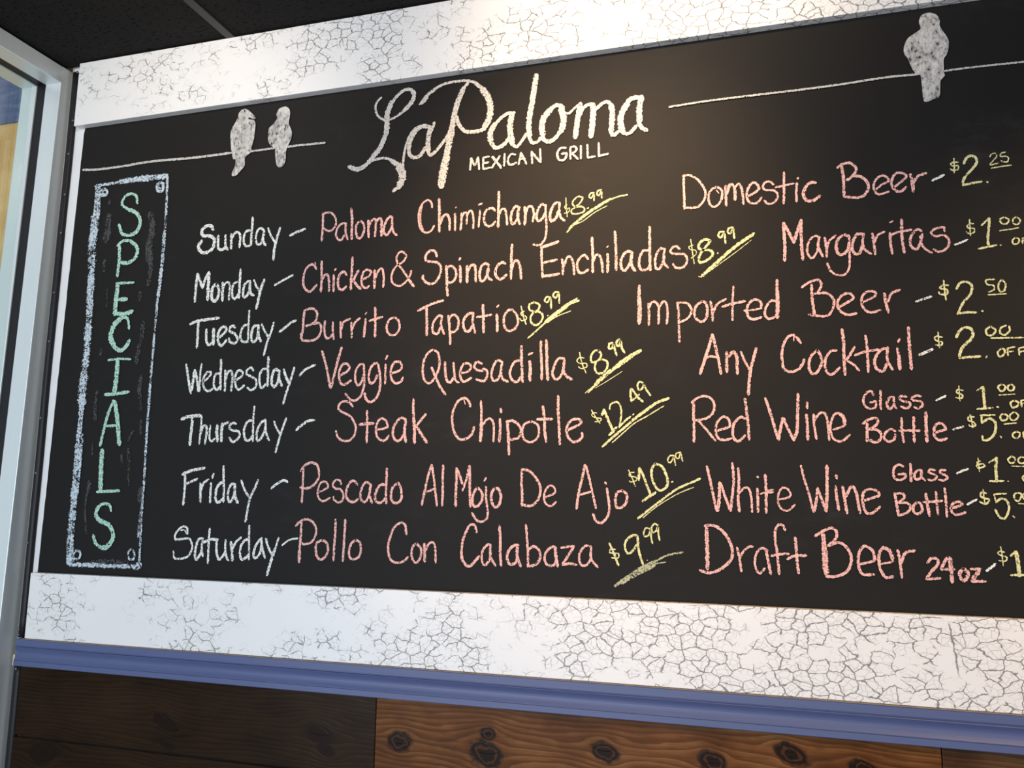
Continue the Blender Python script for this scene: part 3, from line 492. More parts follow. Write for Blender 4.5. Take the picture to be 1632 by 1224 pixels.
  '5 2851 776 2866 750 2887 719;5 2874 762 2858 763 2853 753 2869 742 2892 739 2887 727 2866 726;13 2897 754 2906 776;11 2905 776 2922 734 2945 681;11 2927 668 2958 701;8 2929 777 2933 797 2955 808 2973 793 2978 758 2975 733 2969 700;9 2969 703 2995 728 3016 745;7 3026 752 3030 755;9 3021 808 3017 838 3021 861 3046 827 3068 806;8 3026 813 3053 837;8 3071 882 3056 890 3046 875 3054 855 3069 867 3072 882 3083 856 3100 831'),
 ('underline', 'Thursday', 'yellow', 'yellow chalk strokes under the Thursday price',
  '10 2898 621 2940 658 2995 703 3035 737;12 3025 730 3075 766 3125 800 3174 818;5 2940 638 2975 668 3030 715 3085 746 3154 787'),
 ('word', 'Friday:Pescado', 'pink', 'pink chalk word Pescado in the Friday special',
  '12 1480 516 1502 543 1534 555 1565 543 1577 509 1573 480 1551 451 1519 437 1483 441;12 1494 533 1495 480 1495 422 1495 372;10 1579 420 1611 433 1627 445 1617 464 1593 466 1576 437 1578 399 1598 380 1619 383 1639 395;10 1693 457 1684 474 1663 474 1650 454 1664 438 1691 433 1706 410 1704 386 1684 374 1659 388 1657 400;12 1775 455 1755 473 1735 462 1722 434 1722 401 1741 380 1762 378 1782 392;11 1845 453 1818 467 1799 444 1792 411 1801 383 1820 381 1834 407 1841 439;12 1842 453 1837 411 1851 374;12 1912 456 1889 454 1872 430 1864 402 1874 379 1897 377 1917 398;12 1918 529 1918 482 1918 426 1922 373;12 1973 464 1951 445 1943 412 1951 382 1974 376 1993 394 1992 431 1981 459 1971 464'),
 ('word', 'Friday:Al', 'pink', 'pink chalk word Al in the Friday special',
  '11 2134 545 2120 501 2105 432 2092 368;10 2115 426 2150 440;11 2135 545 2146 488 2155 428 2164 367;11 2189 543 2188 488 2190 424 2189 367'),
 ('word', 'Friday:Mojo', 'pink', 'pink chalk word Mojo in the Friday special',
  '12 2252 531 2253 475 2251 420 2252 366;11 2252 531 2266 502 2280 463;11 2282 434 2298 479 2312 541;12 2312 541 2315 479 2316 421 2320 365;10 2389 451 2391 399 2399 355 2397 319 2379 303 2350 307 2328 338;12 2349 448 2333 421 2329 389 2337 367 2356 370 2372 394 2371 426 2349 448;9 2389 489 2381 476;12 2430 446 2415 422 2417 386 2432 364 2450 375 2458 409 2447 440 2430 446'),
 ('word', 'Friday:De', 'pink', 'pink chalk word De in the Friday special',
  '11 2549 525 2577 521 2605 499 2630 459 2631 420 2611 384 2583 371 2548 381;11 2551 525 2549 476 2552 423 2553 370;9 2654 409 2679 418 2697 431 2690 453 2672 457 2653 433 2649 402 2659 380 2679 372 2702 390'),
 ('word', 'Friday:Ajo', 'pink', 'pink chalk word Ajo in the Friday special',
  '11 2824 545 2811 482 2798 430 2789 363;10 2805 421 2853 435;10 2829 541 2844 482 2858 422 2871 366;11 2917 448 2923 405 2927 363 2917 329 2893 307 2871 315 2859 342;10 2910 474 2913 465;11 2982 440 2960 431 2952 401 2958 372 2980 372 2997 394 2999 423 2982 440'),
 ('price', 'Friday', 'yellow', 'yellow chalk price $10.99 in the Friday line',
  '5 3007 524 3021 492 3035 456;5 3030 515 3013 512 3010 500 3038 494 3038 481 3015 475 3010 480;11 3049 483 3052 532;10 3053 532 3071 492 3083 458 3098 420;11 3063 397 3087 414 3117 433;10 3116 550 3103 530 3102 496 3113 463 3132 442 3155 450 3166 471 3160 505 3143 539 3116 550;9 3182 476 3186 477;6 3192 583 3175 581 3167 564 3177 554 3192 577 3192 581 3198 543;6 3220 596 3203 592 3199 577 3211 571 3219 590 3227 560'),
 ('underline', 'Friday', 'yellow', 'yellow chalk strokes under the Friday price',
  '9 3044 327 3078 355 3120 387 3167 423 3205 449 3249 470;9 3255 472 3295 490;4 3065 331 3120 376 3184 417 3230 440 3269 455'),
 ('word', 'Saturday:Pollo', 'pink', 'pink chalk word Pollo in the Saturday special',
  '11 1470 264 1490 284 1522 296 1555 285 1575 257 1574 224 1554 193 1517 183 1509 189;13 1498 284 1499 222 1496 161;16 1496 156 1496 102;12 1610 204 1584 191 1579 163 1587 131 1607 117 1632 134 1641 165 1632 193 1610 204;12 1673 297 1674 236 1672 180 1671 115;12 1722 297 1721 237 1720 181 1718 114;11 1778 210 1756 191 1747 159 1753 131 1772 123 1795 133 1805 160 1800 197 1778 210'),
 ('word', 'Saturday:Con', 'pink', 'pink chalk word Con in the Saturday special',
  '11 2017 282 1995 289 1965 270 1947 228 1938 183 1945 142 1964 120 1994 116 2019 126 2035 142;12 2024 239 2017 282;11 2073 202 2056 186 2052 154 2061 128 2076 119 2093 142 2096 178 2073 202;13 2111 201 2115 125;10 2119 174 2132 202 2152 207 2162 184 2166 122'),
 ('word', 'Saturday:Calabaza', 'pink', 'pink chalk word Calabaza in the Saturday special',
  '11 2351 256 2343 285 2322 287 2306 264 2290 224 2284 179;13 2284 183 2287 144 2307 116 2326 114 2347 135 2365 155;11 2416 205 2400 204 2379 177 2377 142 2390 119 2410 139 2417 170;11 2415 205 2416 157 2439 118;12 2454 286 2458 232 2459 175 2464 119;12 2539 206 2519 205 2496 181 2490 150 2504 127 2527 134 2535 156;14 2535 204 2535 160 2549 120;11 2571 292 2576 240 2581 179 2582 119;11 2583 190 2608 204 2631 185 2634 155 2618 131 2586 121;10 2703 200 2685 204 2660 181 2654 151 2668 128 2695 131 2703 153;13 2699 200 2703 161 2710 125;10 2723 201 2750 206 2780 210;11 2779 208 2761 180 2730 134;11 2730 132 2761 138 2790 134;10 2851 210 2827 212 2805 186 2801 156 2812 133 2834 136 2849 162 2851 187;10 2851 210 2851 162 2878 127'),
 ('price', 'Saturday', 'yellow', 'yellow chalk price $9.99 in the Saturday line',
  '9 2927 225 2945 186 2964 138;6 2951 201 2932 202 2927 189 2945 186 2964 184 2962 167 2936 167;10 3045 243 3039 259 3018 257 2996 237 2990 212 3002 187 3022 198 3039 222;10 3043 251 3045 209 3053 176 3064 145;5 3080 162 3082 162;7 3094 286 3077 290 3067 271 3073 256 3088 263 3095 282 3097 257 3102 228;7 3126 301 3111 307 3099 290 3105 273 3119 282 3125 299 3126 270 3131 242'),
 ('underline', 'Saturday', 'pale', 'yellow chalk strokes under the Saturday price',
  '11 2949 55 3000 94 3055 131 3118 162;8 3118 162 3168 186 3222 198;14 2974 68 3034 103 3110 143;5 3042 116 3106 147 3154 157'),
 ('word', 'Domestic:Domestic', 'pink', 'pink chalk word Domestic in the Domestic Beer line',
  '10 3245 1770 3275 1769 3310 1742 3335 1698 3334 1661 3312 1631 3282 1625 3249 1628;10 3249 1771 3248 1725 3250 1674 3249 1623;10 3384 1707 3363 1697 3349 1669 3355 1634 3372 1621 3393 1633 3405 1663 3403 1691 3384 1707;5 3382 1693 3392 1678;11 3420 1708 3420 1666 3421 1621;13 3424 1671 3437 1711 3450 1705 3458 1677 3456 1643;10 3460 1699 3473 1711 3485 1687 3489 1651 3490 1621;10 3508 1653 3533 1665 3552 1681 3546 1702 3530 1710 3511 1689 3504 1658 3511 1630 3532 1620 3551 1627 3562 1644;9 3612 1693 3596 1708 3577 1705 3569 1688 3579 1674 3611 1668 3626 1651 3620 1627 3602 1613 3585 1615 3573 1629;9 3618 1680 3653 1686 3690 1690;10 3653 1742 3652 1693 3651 1653 3648 1609;10 3702 1691 3699 1653 3698 1613;13 3706 1711 3707 1712;13 3774 1685 3754 1687 3733 1667 3725 1637 3739 1613 3763 1611 3788 1629'),
 ('word', 'Domestic:Beer', 'pink', 'pink chalk word Beer in the Domestic Beer line',
  '11 3858 1740 3879 1753 3906 1755 3927 1733 3924 1713 3903 1690 3890 1686;12 3873 1754 3879 1697 3878 1617;11 3913 1699 3944 1693 3967 1666 3968 1638 3949 1612 3918 1608 3878 1617;9 3999 1635 4017 1651 4044 1665 4036 1684 4014 1688 3993 1665 3990 1636 4006 1614 4044 1621;10 4062 1636 4096 1662 4110 1678 4093 1693 4071 1692 4057 1669 4056 1644 4072 1620 4089 1619 4107 1634;13 4125 1684 4130 1652 4131 1612;11 4132 1646 4152 1674 4181 1683'),
 ('price', 'Domestic', 'yellow', 'yellow chalk price $2.25 in the Domestic line',
  '5 4281 1734 4281 1705 4279 1674;6 4295 1715 4278 1717 4269 1711 4275 1703 4294 1701 4293 1686 4272 1686 4267 1691;10 4314 1708 4325 1729 4344 1737 4360 1720 4354 1697 4330 1670 4312 1648 4306 1624;9 4306 1621 4340 1626 4371 1629;8 4389 1626 4392 1624;5 4405 1725 4412 1736 4425 1737 4428 1723 4414 1707 4405 1693 4434 1697;5 4459 1738 4445 1735 4442 1723 4460 1721 4468 1713 4463 1699 4447 1701 4443 1706;5 4407 1679 4439 1682 4476 1684'),
 ('word', 'Margaritas', 'pink', 'pink chalk word Margaritas',
  '12 3644 1527 3646 1476 3647 1423 3644 1368;12 3645 1527 3663 1487 3682 1440;13 3682 1442 3699 1493 3713 1533;12 3713 1534 3711 1479 3711 1422 3714 1367;9 3782 1454 3762 1462 3744 1448 3733 1420 3734 1390 3747 1371 3763 1385 3774 1413;11 3778 1454 3774 1417 3790 1375;10 3799 1452 3804 1415 3804 1372;9 3807 1406 3816 1436 3840 1458;12 3891 1449 3872 1457 3850 1442 3841 1412 3847 1383 3865 1378 3883 1396 3890 1425;9 3891 1451 3889 1404 3889 1361 3883 1314 3865 1294 3838 1296 3816 1315 3805 1346;12 3943 1453 3922 1457 3906 1433 3900 1399 3909 1377 3927 1380 3939 1413;10 3945 1457 3939 1421 3946 1391 3968 1372;10 3976 1455 3980 1414 3983 1369;9 3984 1418 3994 1445 4020 1458;10 4040 1452 4040 1409 4044 1367;7 4041 1494 4052 1499;9 4047 1444 4066 1452 4117 1458;11 4084 1503 4082 1457 4083 1410 4087 1368;10 4152 1449 4140 1458 4122 1445 4110 1416 4114 1389 4132 1379 4146 1405 4155 1438;9 4147 1430 4150 1401 4160 1379 4184 1360;9 4233 1442 4231 1457 4212 1458 4191 1449 4186 1435 4201 1425 4229 1427 4245 1409 4244 1386 4226 1366 4204 1364 4191 1374'),
 ('price', 'Margaritas', 'yellow', 'yellow chalk price $1.00 in the Margaritas line',
  '5 4321 1483 4321 1451 4321 1417;6 4334 1464 4319 1465 4311 1455 4317 1448 4335 1444 4332 1429 4315 1427 4308 1434;7 4360 1455 4389 1482;9 4389 1482 4384 1438 4379 1404 4379 1369;8 4344 1363 4370 1368 4406 1373;7 4419 1372 4421 1372;6 4440 1481 4425 1474 4428 1458 4444 1454 4454 1468 4440 1481;6 4480 1479 4468 1470 4469 1452 4483 1449 4491 1464 4480 1479;5 4419 1429 4449 1431 4484 1435'),
 ('price_note', 'Margaritas', 'yellow', 'small yellow chalk OFF in the Margaritas line',
  '6 4472 1398 4461 1388 4463 1374 4478 1375 4483 1390 4472 1398;6 4495 1394 4493 1372;5 4495 1394 4515 1394;4 4494 1383 4508 1383;6 4524 1395 4523 1373;5 4524 1395 4544 1396;4 4524 1385 4538 1385'),
 ('word', 'Imported:Imported', 'pink', 'pink chalk word Imported in the Imported Beer line',
  '13 3057 1301 3055 1253;18 3055 1253 3058 1194 3055 1138;10 3093 1221 3097 1178 3095 1129;11 3098 1205 3107 1225 3122 1227 3137 1208 3137 1172 3136 1132;10 3140 1203 3157 1227 3170 1215 3174 1179 3170 1130;10 3213 1217 3245 1217 3266 1201 3271 1174 3253 1148 3223 1134;10 3215 1219 3219 1172 3220 1110 3221 1052;11 3316 1218 3292 1201 3283 1173 3291 1146 3312 1132 3331 1148 3336 1183 3330 1210 3316 1218;10 3349 1216 3355 1178 3356 1134;10 3359 1169 3376 1203 3412 1223;11 3395 1190 3434 1201 3486 1209;9 3442 1274 3438 1222 3436 1174 3435 1132;8 3482 1170 3516 1171 3549 1176;11 3548 1176 3547 1202 3525 1214 3502 1200 3492 1175 3497 1146 3515 1132 3548 1139;10 3606 1203 3586 1204 3567 1179 3562 1149 3576 1131 3600 1137;15 3611 1250 3612 1198 3609 1134;11 3613 1290 3611 1250'),
 ('word', 'Imported:Beer', 'pink', 'pink chalk word Beer in the Imported Beer line',
  '10 3706 1253 3735 1272 3769 1279 3779 1257 3764 1225;10 3753 1225 3799 1223 3823 1194 3816 1153 3791 1131 3728 1140;11 3743 1262 3744 1199 3750 1139;10 3844 1166 3879 1185 3896 1199 3881 1218 3853 1210 3837 1182 3843 1152 3872 1132 3905 1136;10 3927 1179 3965 1195 3979 1212 3961 1222 3937 1214 3925 1188 3932 1153 3957 1137 3992 1144;11 4008 1210 4012 1172 4019 1133;10 4020 1177 4034 1208 4064 1221'),
 ('price', 'Imported', 'yellow', 'yellow chalk price $2.50 in the Imported line',
  '6 4219 1249 4220 1212 4223 1171;7 4234 1228 4214 1229 4205 1218 4228 1211 4227 1194 4204 1195 4200 1204;9 4261 1212 4275 1234 4297 1238 4314 1220 4307 1189 4280 1156 4260 1115;9 4259 1115 4290 1119 4323 1117;9 4342 1121 4345 1121;6 4392 1241 4363 1240 4367 1222 4386 1218 4387 1201 4369 1194;7 4416 1239 4403 1220 4406 1194 4421 1196 4427 1221 4416 1239;5 4366 1183 4427 1183'),
 ('word', 'Cocktail:Any', 'pink', 'pink chalk word Any in the Any Cocktail line',
  '13 3354 1077 3339 1025 3322 974 3302 916;10 3326 980 3347 986 3374 981;12 3355 1077 3366 1024 3376 972 3385 913;12 3409 1001 3408 958 3408 919;13 3417 983 3434 1002 3448 982 3449 948 3449 911;9 3465 1001 3478 964 3497 925;12 3525 1013 3513 971 3501 925 3494 878 3490 825'),
 ('word', 'Cocktail:Cocktail', 'pink', 'pink chalk word Cocktail in the Any Cocktail line',
  '11 3694 1026 3681 1049 3661 1061 3639 1043 3624 1001 3622 959 3629 925 3653 913 3681 921 3697 939 3705 960;4 3669 1065 3669 1035;11 3755 996 3731 971 3722 938 3727 909 3744 902 3764 928 3770 962 3755 996;10 3826 991 3805 989 3785 961 3782 928 3792 900 3811 900 3835 924;12 3849 1075 3853 1025 3852 971 3853 894;10 3892 1003 3875 974 3859 952;9 3859 952 3885 933 3905 909;10 3892 970 3928 982 3978 989;10 3933 1046 3937 995 3937 902;11 4012 992 3991 989 3969 967 3961 935 3971 910 3991 905 4005 933;10 4010 997 4007 947 4024 908;9 4044 993 4047 959;14 4048 964 4049 909;9 4054 1027 4048 1016;12 4087 1071 4086 1016 4088 962 4090 908'),
 ('price', 'Cocktail', 'yellow', 'yellow chalk price $2.00 in the Cocktail line',
  '5 4189 1048 4189 1016 4191 986;6 4202 1027 4184 1032 4175 1025 4183 1014 4201 1009 4196 996 4178 999;11 4250 1025 4264 1051 4289 1061 4306 1047 4302 1020 4279 997 4262 973 4256 945;9 4256 945 4290 948 4327 949;7 4345 944 4349 949;7 4367 1062 4351 1047 4355 1029 4372 1028 4383 1046 4367 1062;7 4419 1062 4401 1054 4398 1034 4413 1027 4429 1041 4429 1059;6 4366 1017 4406 1016 4475 1014'),
 ('price_note', 'Cocktail', 'yellow', 'small yellow chalk OFF in the Cocktail line',
  '7 4398 977 4385 962 4389 946 4404 952 4409 970 4398 977;7 4418 976 4418 949;6 4419 977 4442 980;6 4419 963 4436 964;6 4455 974 4455 949;6 4455 975 4484 980;6 4456 961 4479 964'),
 ('word', 'Red Wine:Red', 'pink', 'pink chalk word Red in the Red Wine line',
  '10 3266 797 3290 817 3315 823 3342 814 3356 788 3351 758 3326 733 3278 725;11 3275 798 3273 747 3274 696 3273 638;10 3292 725 3321 689 3357 642;10 3366 682 3399 692 3415 700 3410 728 3389 738 3366 715 3360 682 3369 652 3394 644 3420 650;11 3474 729 3456 735 3432 710 3425 677 3430 650 3448 639 3473 662;11 3476 809 3481 756 3486 701 3488 645'),
 ('word', 'Red Wine:Wine', 'pink', 'pink chalk word Wine in the Red Wine line',
  '11 3554 810 3569 758 3583 704 3599 642;11 3599 642 3608 687 3618 730;10 3620 730 3634 691 3656 641;12 3656 641 3669 678 3673 740 3678 823;11 3706 741 3708 694 3708 643;10 3710 789 3710 766;10 3733 741 3733 698 3740 645;9 3736 718 3752 743 3771 746 3782 718 3786 640;9 3826 745 3807 738 3794 705 3793 669 3805 642 3832 636 3861 660;9 3801 681 3830 690 3847 700;14 3844 700 3841 729 3826 743'),
 ('word', 'Red Wine glass', 'pink', 'pink chalk word Glass, beside Red Wine',
  '9 3951 812 3946 826 3929 823 3915 797 3920 770 3940 760 3957 767 3959 787 3939 784;10 3977 828 3975 791 3976 757;10 4023 802 4008 801 3998 779 4004 758 4019 770 4024 786;8 4024 800 4022 778 4030 758;9 4067 803 4050 806 4042 796 4057 785 4076 781 4077 767 4063 759 4046 766;9 4117 804 4101 806 4086 799 4089 789 4114 784 4121 770 4106 758 4092 763'),
 ('word', 'Red Wine bottle', 'pink', 'pink chalk word Bottle, beside Red Wine',
  '11 3924 703 3923 667 3921 635;10 3909 702 3932 719 3956 723 3963 707 3949 691 3930 679;10 3936 679 3960 677 3972 659 3964 637 3947 631 3929 641;9 4022 672 4006 680 3987 666 3982 647 3995 633 4015 640 4022 662;9 4046 722 4045 678 4049 630;9 4035 675 4073 674 4109 673;10 4088 725 4086 677 4085 630;12 4131 742 4129 693 4129 632;10 4157 665 4184 674 4195 680 4185 698 4167 698 4156 680 4156 653 4171 637 4198 643'),
 ('price', 'Red Wine glass', 'yellow', 'yellow chalk price $1.00 in the Red Wine glass line',
  '4 4248 840 4248 813 4249 783;6 4261 822 4243 825 4239 815 4258 805 4254 793 4236 796;7 4307 821 4329 834;10 4329 834 4329 795 4330 752;7 4304 751 4356 755;8 4370 758 4374 757;7 4390 842 4378 833 4384 817 4398 821 4402 834 4390 842;7 4418 842 4409 832 4413 818 4427 820 4429 835 4418 842;4 4379 802 4431 804'),
 ('price_note', 'Red Wine glass', 'yellow', 'small yellow chalk OFF in the Red Wine glass line',
  '7 4428 781 4415 772 4419 756 4434 758 4441 773 4428 781;6 4450 781 4450 757;5 4450 781 4470 782;5 4450 769 4464 770;6 4479 782 4478 758;5 4479 782 4498 784;5 4479 771 4493 772'),
 ('price', 'Red Wine bottle', 'yellow', 'yellow chalk price $5.00 in the Red Wine bottle line',
  '5 4280 731 4284 706 4286 683;6 4292 722 4276 724 4272 710 4290 702 4295 690 4279 687 4274 693;7 4361 728 4313 728;7 4317 727 4316 700;9 4316 700 4340 715 4358 705 4361 682 4353 655 4335 638 4318 636 4315 651;8 4374 649 4376 645;7 4390 733 4379 724 4382 708 4397 710 4403 724 4390 733;6 4426 739 4410 727 4413 710 4428 710 4437 725 4426 739;5 4389 694 4429 698'),
 ('price_note', 'Red Wine bottle', 'yellow', 'small yellow chalk OFF in the Red Wine bottle line',
  '6 4427 667 4415 658 4417 645 4432 644 4438 660 4427 667;6 4449 665 4449 643;5 4449 665 4467 667;5 4449 655 4462 656;6 4476 667 4476 644;5 4476 667 4495 669;5 4476 657 4490 658'),
 ('word', 'White Wine:White', 'pink', 'pink chalk word White in the White Wine line',
  '11 3322 539 3334 482 3345 425 3357 363;13 3361 363 3368 420 3371 475;10 3374 475 3389 425 3410 364;11 3410 364 3419 430 3425 487 3421 552;11 3444 532 3445 477 3441 416 3444 362;9 3446 435 3465 454 3483 450 3491 407 3492 361;10 3514 452 3515 408 3514 361;12 3516 498 3517 496;7 3526 431 3551 443 3574 448;8 3530 434 3573 439;11 3545 506 3547 455 3546 408 3545 359;8 3595 411 3626 418 3638 430 3627 451 3607 455 3593 432 3590 399 3603 374 3625 368 3652 391;9 3679 542 3690 488 3706 428 3719 365;11 3721 365 3731 410 3737 456;10 3737 454 3751 411 3764 368;12 3765 368 3770 434 3772 489 3774 542'),
 ('word', 'White Wine:Wine', 'pink', 'pink chalk word Wine in the White Wine line',
  '10 3802 464 3805 416 3810 373;11 3806 505 3807 493;11 3827 462 3833 412 3839 362;11 3837 425 3858 462 3872 448 3879 408 3884 363;10 3900 410 3928 420 3954 431 3948 447 3921 453 3900 440 3896 403 3905 368 3926 363 3956 388'),
 ('word', 'White Wine glass', 'pink', 'pink chalk word Glass, beside White Wine',
  '9 4043 539 4029 546 4013 536 4007 513 4014 492 4033 489 4048 499 4047 511 4024 509;10 4068 549 4068 519 4067 483;10 4103 526 4089 523 4079 506 4085 491 4099 496 4104 519;8 4105 526 4103 503 4115 486;8 4151 525 4135 528 4128 518 4146 510 4155 500 4142 488 4124 491;9 4186 525 4171 526 4168 516 4185 506 4191 498 4178 488 4162 490'),
 ('word', 'White Wine bottle', 'pink', 'pink chalk word Bottle, beside White Wine',
  '10 4009 441 4013 399 4018 355;9 4008 436 4036 438 4040 421 4018 404;9 4021 404 4050 403 4060 387 4048 368 4018 356;10 4083 407 4070 390 4072 369 4087 364 4100 378 4095 400 4083 407;11 4115 438 4118 401 4123 357;9 4105 408 4135 409 4169 413;9 4149 445 4150 408 4152 362;9 4179 459 4181 408 4181 354;9 4198 386 4217 392 4235 401 4224 410 4206 405 4196 389 4200 369 4219 363 4244 372'),
 ('price', 'White Wine glass', 'yellow', 'yellow chalk price $1.00 in the White Wine glass line',
  '4 4296 572 4297 546 4298 520;5 4291 554 4303 559;6 4289 540 4294 546 4312 549 4316 541 4305 535 4292 535;4 4292 556 4292 544;6 4331 553 4358 572;10 4357 572 4352 533 4352 484;7 4329 486 4375 487;5 4388 486 4390 486;6 4406 577 4394 566 4398 553 4411 553 4417 567 4406 577;6 4438 575 4427 567 4428 554 4442 551 4451 565 4438 575;4 4403 541 4424 540 4447 540'),
 ('price_note', 'White Wine glass', 'yellow', 'small yellow chalk OFF in the White Wine glass line',
  '6 4447 512 4436 499 4443 485 4458 487 4463 503 4447 512;5 4475 512 4474 488;5 4475 512 4495 514;4 4475 501 4488 502;5 4507 514 4507 490;5 4507 514 4527 516;4 4507 503 4521 504'),
 ('price', 'White Wine bottle', 'yellow', 'yellow chalk price $5.00 in the White Wine bottle line',
  '4 4306 455 4307 429 4309 403;7 4315 442 4300 444 4296 432 4307 424 4323 420 4319 408 4306 403 4293 411;6 4380 441 4340 439;5 4340 439 4345 410;8 4345 410 4362 423 4379 417 4386 395 4380 369 4368 351 4352 359 4341 383;7 4397 361 4401 357;6 4415 445 4405 437 4406 422 4416 414 4425 426 4428 440 4415 445;6 4444 445 4433 437 4435 423 4444 415;4 4416 406 4438 405'),
 ('word', 'Draft:Draft', 'pink', 'pink chalk word Draft in the Draft Beer 24 oz line',
  '12 3310 303 3342 306 3374 288 3401 252 3414 208 3407 175 3379 146 3343 125 3314 122 3288 131;15 3317 299 3317 246 3318 193 3317 136;10 3432 222 3439 185 3446 131;9 3441 181 3456 209 3476 226 3492 228;9 3546 214 3527 223 3507 207 3498 174 3501 143 3514 127 3534 146;11 3540 216 3547 176 3555 125;10 3559 194 3588 201 3625 204;10 3613 293 3605 311 3589 313 3576 288 3576 248 3582 197 3586 126;11 3618 184 3645 197 3687 199;11 3649 266 3652 215 3653 172 3657 132'),
 ('word', 'Draft:Beer', 'pink', 'pink chalk word Beer in the Draft Beer 24 oz line',
  '11 3722 274 3751 294 3781 305 3798 293 3795 266 3767 238;17 3750 284 3752 230;21 3753 237 3756 132;11 3767 238 3798 250 3823 243 3844 213 3845 178 3827 143 3793 126 3756 124;11 3929 190 3923 223 3897 241 3878 222 3871 190 3873 160 3885 137 3923 137;9 3877 173 3909 182 3931 190;11 3962 239 3947 220 3943 185 3949 151 3964 129 3991 133;8 3945 176 3974 182 3992 189;13 3990 194 3981 225 3962 237;10 4009 229 4015 184 4018 129;10 4020 184 4034 219 4067 229'),
 ('word', 'Draft:24oz', 'pink', 'pink chalk word 24oz in the Draft Beer 24 oz line',
  '10 4100 128 4147 132;11 4107 187 4123 204 4141 199 4140 180 4117 153 4102 130;11 4172 206 4151 166;9 4151 164 4173 166 4196 165;14 4183 208 4184 163 4185 120;13 4225 170 4212 153 4216 131 4230 131 4240 154 4225 170;10 4249 169 4281 170;14 4279 168 4250 128;10 4250 125 4294 127'),
 ('price', 'Draft', 'yellow', 'yellow chalk price $1 in the Draft line',
  '4 4350 252 4353 221 4354 184;5 4361 232 4346 235 4340 226 4353 219 4368 214 4362 201 4342 202;8 4380 220 4398 236;13 4398 235 4402 196 4403 149;8 4376 152 4402 153 4429 155'),
 ('title', '', 'cream', 'large white chalk script of the restaurant title',
  '12 1818 2316 1796 2295 1789 2263 1805 2222 1840 2199 1879 2199 1913 2214;15 1913 2214 1945 2237;23 1940 2232 1978 2271 1990 2308 1976 2332;17 1976 2335 1942 2339 1903 2314 1876 2279;29 1873 2285 1853 2227 1853 2161 1849 2118;27 1849 2124 1823 2061 1780 2011;25 1788 2016 1758 1987;23 1758 1984 1719 1964 1690 1967 1660 1982;14 1775 1996 1808 2003 1848 2004 1888 1989;24 1882 1990 1922 1958;39 1919 1964 1943 1918 1942 1876;36 1942 1881 1926 1851;18 1926 1851 1899 1835;13 1944 1945 1946 1988 1955 2046 1970 2093 1994 2128 2027 2145;22 2076 2134 2038 2141 2005 2121 1979 2075 1972 2038;19 1972 2044 1976 2011 1999 1990 2032 1997 2058 2034;16 2098 2153 2085 2111;26 2077 2123 2070 2070 2072 2011;17 2069 2017 2081 1994 2102 2002 2139 2041 2170 2085 2190 2141;14 2020 2255 2039 2274;24 2031 2259 2060 2293;19 2055 2294 2098 2321;14 2092 2321 2147 2341 2201 2344 2255 2341 2298 2325;19 2293 2329 2336 2288;31 2331 2294 2364 2241 2378 2186;32 2378 2192 2371 2140 2346 2095;19 2351 2089 2304 2082 2256 2090 2223 2126 2208 2171;18 2263 2330 2240 2301;28 2242 2306 2214 2240 2197 2172 2186 2099;34 2188 2109 2174 2036 2165 1974;40 2167 1984 2151 1907 2142 1834;18 2492 2151 2458 2150 2422 2128 2392 2095;29 2402 2109 2379 2070 2380 2023;20 2380 2023 2404 1992 2440 2000 2471 2033;29 2482 2147 2472 2085 2484 2000;16 2484 2006 2502 1985 2527 2006 2552 2044;27 2594 2320 2585 2253 2574 2176;27 2574 2187 2562 2095 2565 2027;17 2563 2027 2578 1997 2603 1997 2618 2016;20 2722 2147 2692 2161 2657 2145;29 2667 2149 2632 2107 2623 2066 2628 2025;20 2623 2036 2633 2004 2659 1993 2688 2007 2713 2040;30 2713 2035 2723 2085 2712 2148;12 2727 2120 2747 2115 2772 2135 2791 2150;26 2801 2154 2789 2092 2777 1997;17 2796 2096 2816 2134 2845 2146 2862 2138;28 2857 2144 2858 2088 2848 1993;17 2870 2117 2894 2139 2923 2146 2942 2123;26 2937 2134 2944 2087 2937 2003;19 2935 2008 2949 1989 2975 2003;22 3061 2150 3028 2147 3004 2125;29 3014 2134 2985 2082 2980 2042 2989 2001;17 2980 2022 2989 1996 3018 1988 3051 2019;27 3073 2151 3063 2097 3063 2032;19 3060 2037 3070 2011 3095 1991'),
 ('subtitle', '', 'cream', 'small white chalk capitals reading MEXICAN',
  '11 2283 1898 2287 1955;11 2288 1955 2306 1919 2321 1956;10 2321 1956 2328 1896;10 2346 1951 2347 1896;10 2346 1951 2375 1952;10 2347 1923 2373 1925;10 2347 1896 2382 1899;10 2388 1949 2414 1918 2433 1890;10 2424 1942 2404 1919 2389 1897;10 2426 1950 2408 1926 2388 1897;10 2392 1951 2411 1923 2432 1898;10 2449 1958 2447 1899;10 2500 1948 2480 1952 2465 1930 2470 1906 2488 1902 2506 1910;10 2527 1954 2516 1899;10 2527 1954 2553 1897;8 2521 1924 2549 1924;10 2576 1951 2580 1897;10 2576 1954 2615 1901;10 2616 1962 2619 1898'),
 ('subtitle', 'GRILL', 'cream', 'small white chalk capitals reading GRILL',
  '11 2736 1953 2709 1954 2696 1930 2704 1901 2729 1899 2738 1925 2716 1928;10 2755 1954 2756 1898;10 2755 1954 2777 1954 2782 1935 2760 1923;10 2763 1925 2790 1894;10 2803 1956 2803 1895;10 2832 1957 2834 1897;10 2834 1897 2867 1898;10 2883 1959 2884 1896;10 2884 1898 2925 1904'),
 ('sign_lettering', '', 'mint', 'mint green chalk capitals spelling SPECIALS downwards',
